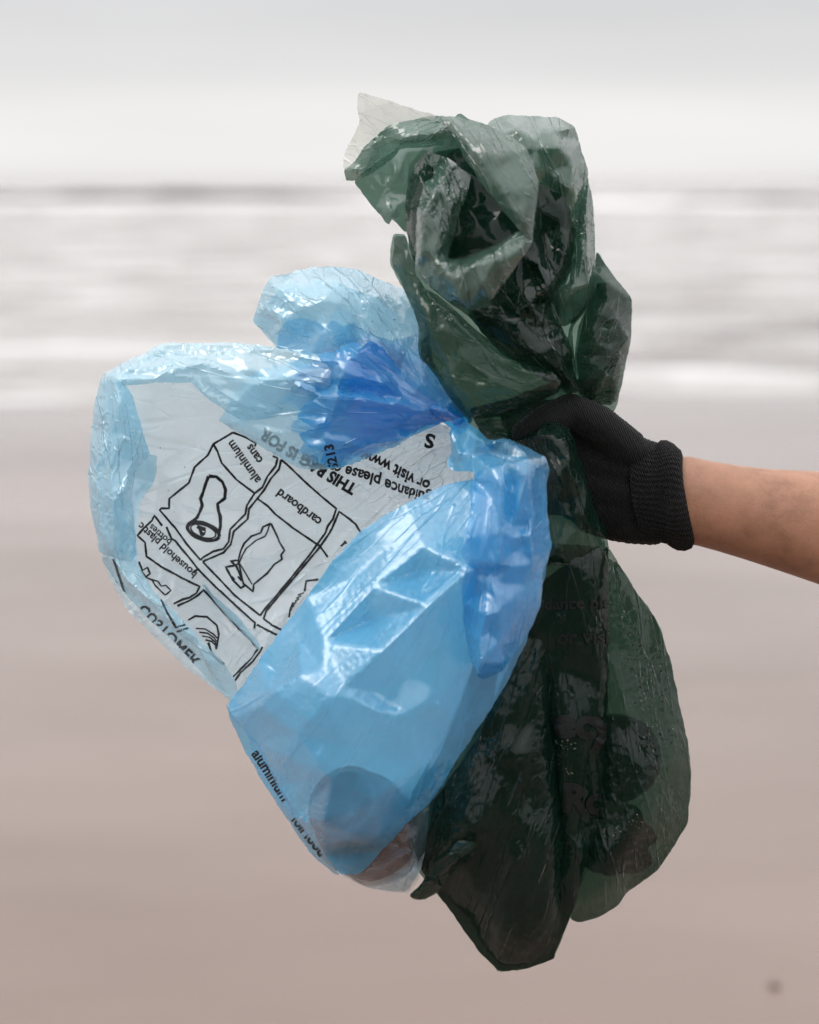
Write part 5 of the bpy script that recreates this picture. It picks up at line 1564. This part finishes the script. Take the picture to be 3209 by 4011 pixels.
film('right_lobe_back', green, GREEN_WET_SHADE,
    E((880, 200, 4), (960, 242, 4), (1040, 372, -4), (1130, 492, -12), (1160, 572, -14), (1205, 722, -18), (1240, 902, -20), (1275, 1052, -22), (1291, 1200, -22), (1275, 1425, -22), (1220, 1520, -20), (1140, 1640, -16), (1000, 1740, -12), (960, 1800, -10), (870, 1856, -6), (782, 1881, 0), (736, 1863, 6), (700, 1500, -6), (690, 1000, -2), (760, 500, 2)),
    pts=E((1050, 1200, -58), (950, 1500, -56), (1000, 800, -40), (850, 1000, -36)), h=17, layers=((100, 2.4), (46, 1.0)), strain=0.01, along=75, aspect=1.8, seed=57)

# --- litter lying in the green bag
def lump(r, sx, sy, sz, seed, rough=0.14):
    bm = bmesh.new()
    bmesh.ops.create_icosphere(bm, subdivisions=4, radius=1.0)
    rr = random.Random(seed)
    ph = [(rr.uniform(1.5, 9), rr.uniform(1.5, 9), rr.uniform(1.5, 9), rr.uniform(0, 6)) for _ in range(8)]
    for v_ in bm.verts:
        k = 1 + rough * sum(math.sin(a * v_.co.x + b * v_.co.y + c * v_.co.z + d) for a, b, c, d in ph) / 3
        v_.co = Vector((v_.co.x * sx, v_.co.y * sy, v_.co.z * sz)) * r * k
    m = bpy.data.meshes.new('lump')
    bm.to_mesh(m); bm.free()
    m.polygons.foreach_set('use_smooth', [True] * len(m.polygons))
    return m
STONE = plain('pale_stone', (0.16, 0.14, 0.11), 0.8, 0.3, 0.5, 120, 0.6)
DARKL = plain('wet_black_litter', (0.012, 0.012, 0.011), 0.5, 0.4, 0.5, 60, 0.5)
WEED = plain('dark_seaweed', (0.014, 0.013, 0.010), 0.6, 0.4, 0.6, 80, 0.8)
def litter(name, mesh, mat, loc, rot, lab, cat):
    o = link(name, mesh, mat)
    o.location = loc
    o.rotation_euler = rot
    tag(o, lab, cat)
    return o
litter('pebble', lump(0.012, 1.0, 0.8, 0.85, 1), STONE, W(2385, 3150, 10), (0.2, 0.4, 0.1), 'pale rounded pebble showing through the right lobe of the green bag', 'pebble')
litter('shell', lump(0.012, 1.6, 0.6, 0.6, 2, 0.3), STONE, W(2430, 3245, 14), (0.1, 0.2, 0.5), 'broken pale shell fragment just below the pebble in the green bag', 'shell')
litter('seaweed_clump', lump(0.026, 1.0, 0.62, 0.95, 3, 0.25), WEED, W(2425, 3280, -20), (0, 0.2, 0), 'dark mass of wet seaweed filling the bottom of the right lobe of the green bag', 'seaweed')
v, f = lathe([(0.001, 0.0), (0.026, 0.0), (0.030, 0.003), (0.030, 0.016), (0.026, 0.019), (0.001, 0.019)])
lid = litter('round_lid', mesh_from('round_lid', v, f), DARKL, W(2400, 2960, 0), (math.radians(80), 0, 0.25), 'round black plastic lid standing on edge inside the right lobe of the green bag', 'lid')
litter('pebble', lump(0.010, 1.2, 0.8, 0.9, 5), STONE, W(2110, 3680, 2), (0.4, 0.1, 0.1), 'small dull pebble in the lowest tip of the green bag', 'pebble')

# ------------------------------------------------------------------ spray, sand grains and drops on the green film
def speckle(name, sheet, poly, n, r0, r1, mat, seed, lift=0.15, dome=0.55):
    """small domes resting on a sheet, each of its own size"""
    rng = np.random.default_rng(seed)
    pv = np.array([p[:2] for p in poly])
    lo, hi = pv.min(0), pv.max(0)
    q = rng.uniform(lo, hi, (n * 4, 2))
    q = q[in_poly(q, [tuple(p) for p in pv])][:n]
    fm = SHEETS[sheet.name]
    c = fm(q)
    nr = face_normals(fm)[fm.face]
    ok = fm.hit
    vs_, fs_ = [], []
    for p, nn, good in zip(c, nr, ok):
        if not good:
            continue
        r = r0 + (r1 - r0) * rng.random() ** 3
        t = np.cross(nn, (0.3, 1.0, 0.1)); t /= np.linalg.norm(t)
        b = np.cross(nn, t)
        st = 1.0 + 0.5 * rng.random()
        o = len(vs_)
        for ring, (rr, hh) in enumerate(((1.0, 0.0), (0.75, 0.7))):
            for k in range(7):
                a = 2 * math.pi * k / 7
                vs_.append(p + nn * (lift + hh * r * dome) + t * (r * rr * math.cos(a)) + b * (r * rr * st * math.sin(a)))
        vs_.append(p + nn * (lift + r * dome))
        for k in range(7):
            k2 = (k + 1) % 7
            fs_ += [(o + k, o + k2, o + 7 + k2, o + 7 + k), (o + 7 + k, o + 7 + k2, o + 14)]
    ob = link(name, mesh_from(name, to_world(vs_), fs_), mat, sheet)
    ob['kind'] = 'stuff'
    return ob


def drop_material():
    m, N, L = new_mat('water_drop')
    out = N.new('ShaderNodeOutputMaterial')
    tr = N.new('ShaderNodeBsdfTransparent')
    tr.inputs['Color'].default_value = (0.9, 0.93, 0.92, 1)
    gl = N.new('ShaderNodeBsdfGlossy')
    gl.inputs['Roughness'].default_value = 0.04
    nz_ = node(N, 'ShaderNodeTexNoise', Scale=300.0)
    tc = N.new('ShaderNodeTexCoord')
    L.new(tc.outputs['Object'], nz_.inputs['Vector'])
    fr = node(N, 'ShaderNodeFresnel', IOR=1.33)
    mu = node(N, 'ShaderNodeMath', operation='MULTIPLY_ADD', use_clamp=True)
    L.new(fr.outputs[0], mu.inputs[0])
    mu.inputs[1].default_value = 1.6
    mu.inputs[2].default_value = 0.05
    mx = N.new('ShaderNodeMixShader')
    L.new(mu.outputs[0], mx.inputs['Fac'])
    L.new(tr.outputs[0], mx.inputs[1]); L.new(gl.outputs[0], mx.inputs[2])
    L.new(mx.outputs[0], out.inputs['Surface'])
    return m


DROP = drop_material()
GRIT = plain('grit', (0.03, 0.022, 0.016), 0.7, 0.3, 0.6, 200)
PALEGRIT = plain('pale_sand_grains', (0.30, 0.25, 0.20), 0.7, 0.3, 0.5, 200)
OBJ = {}
for o in bpy.data.objects:
    OBJ.setdefault(o.name.split('.')[0], o)
speckle('grit_specks', OBJ['right_lobe_front'], E((930, 300), (1120, 520), (1240, 950), (1270, 1250), (1100, 1300), (1010, 950)), 55, 0.15, 1.2, GRIT, 1)
speckle('water_drops', OBJ['right_lobe_front'], E((930, 300), (1120, 520), (1240, 950), (1100, 1200), (1010, 950)), 45, 0.2, 1.1, DROP, 2)
speckle('sand_grains', OBJ['printed_front_panel'], E((665, 1010), (740, 1020), (775, 1090), (700, 1110), (690, 1170), (770, 1190), (740, 1210), (680, 1190)), 45, 0.12, 0.4, PALEGRIT, 3)
speckle('sand_grains', OBJ['right_lobe_front'], E((880, 1440), (960, 1400), (1080, 1380), (1090, 1440), (960, 1480), (890, 1490)), 50, 0.12, 0.45, PALEGRIT, 4)
speckle('water_drops', OBJ['left_skirt'], R3((560, 640), (700, 700), (1050, 850), (1140, 1080), (900, 1000), (700, 920)), 40, 0.4, 2.0, DROP, 5)
speckle('water_drops', OBJ['right_strip'], R2((1080, 900), (1190, 1100), (1200, 1500), (1150, 1700), (1060, 1500)), 70, 0.3, 1.2, DROP, 6)
speckle('grit_specks', OBJ['puffed_top'], R5((850, 420), (1150, 460), (1200, 620), (900, 700)), 9, 0.25, 0.5, GRIT, 7)
speckle('grit_specks', OBJ['printed_back_panel'], R6((500, 900), (1300, 800), (1200, 1700), (600, 1500)), 10, 0.2, 0.45, GRIT, 8)
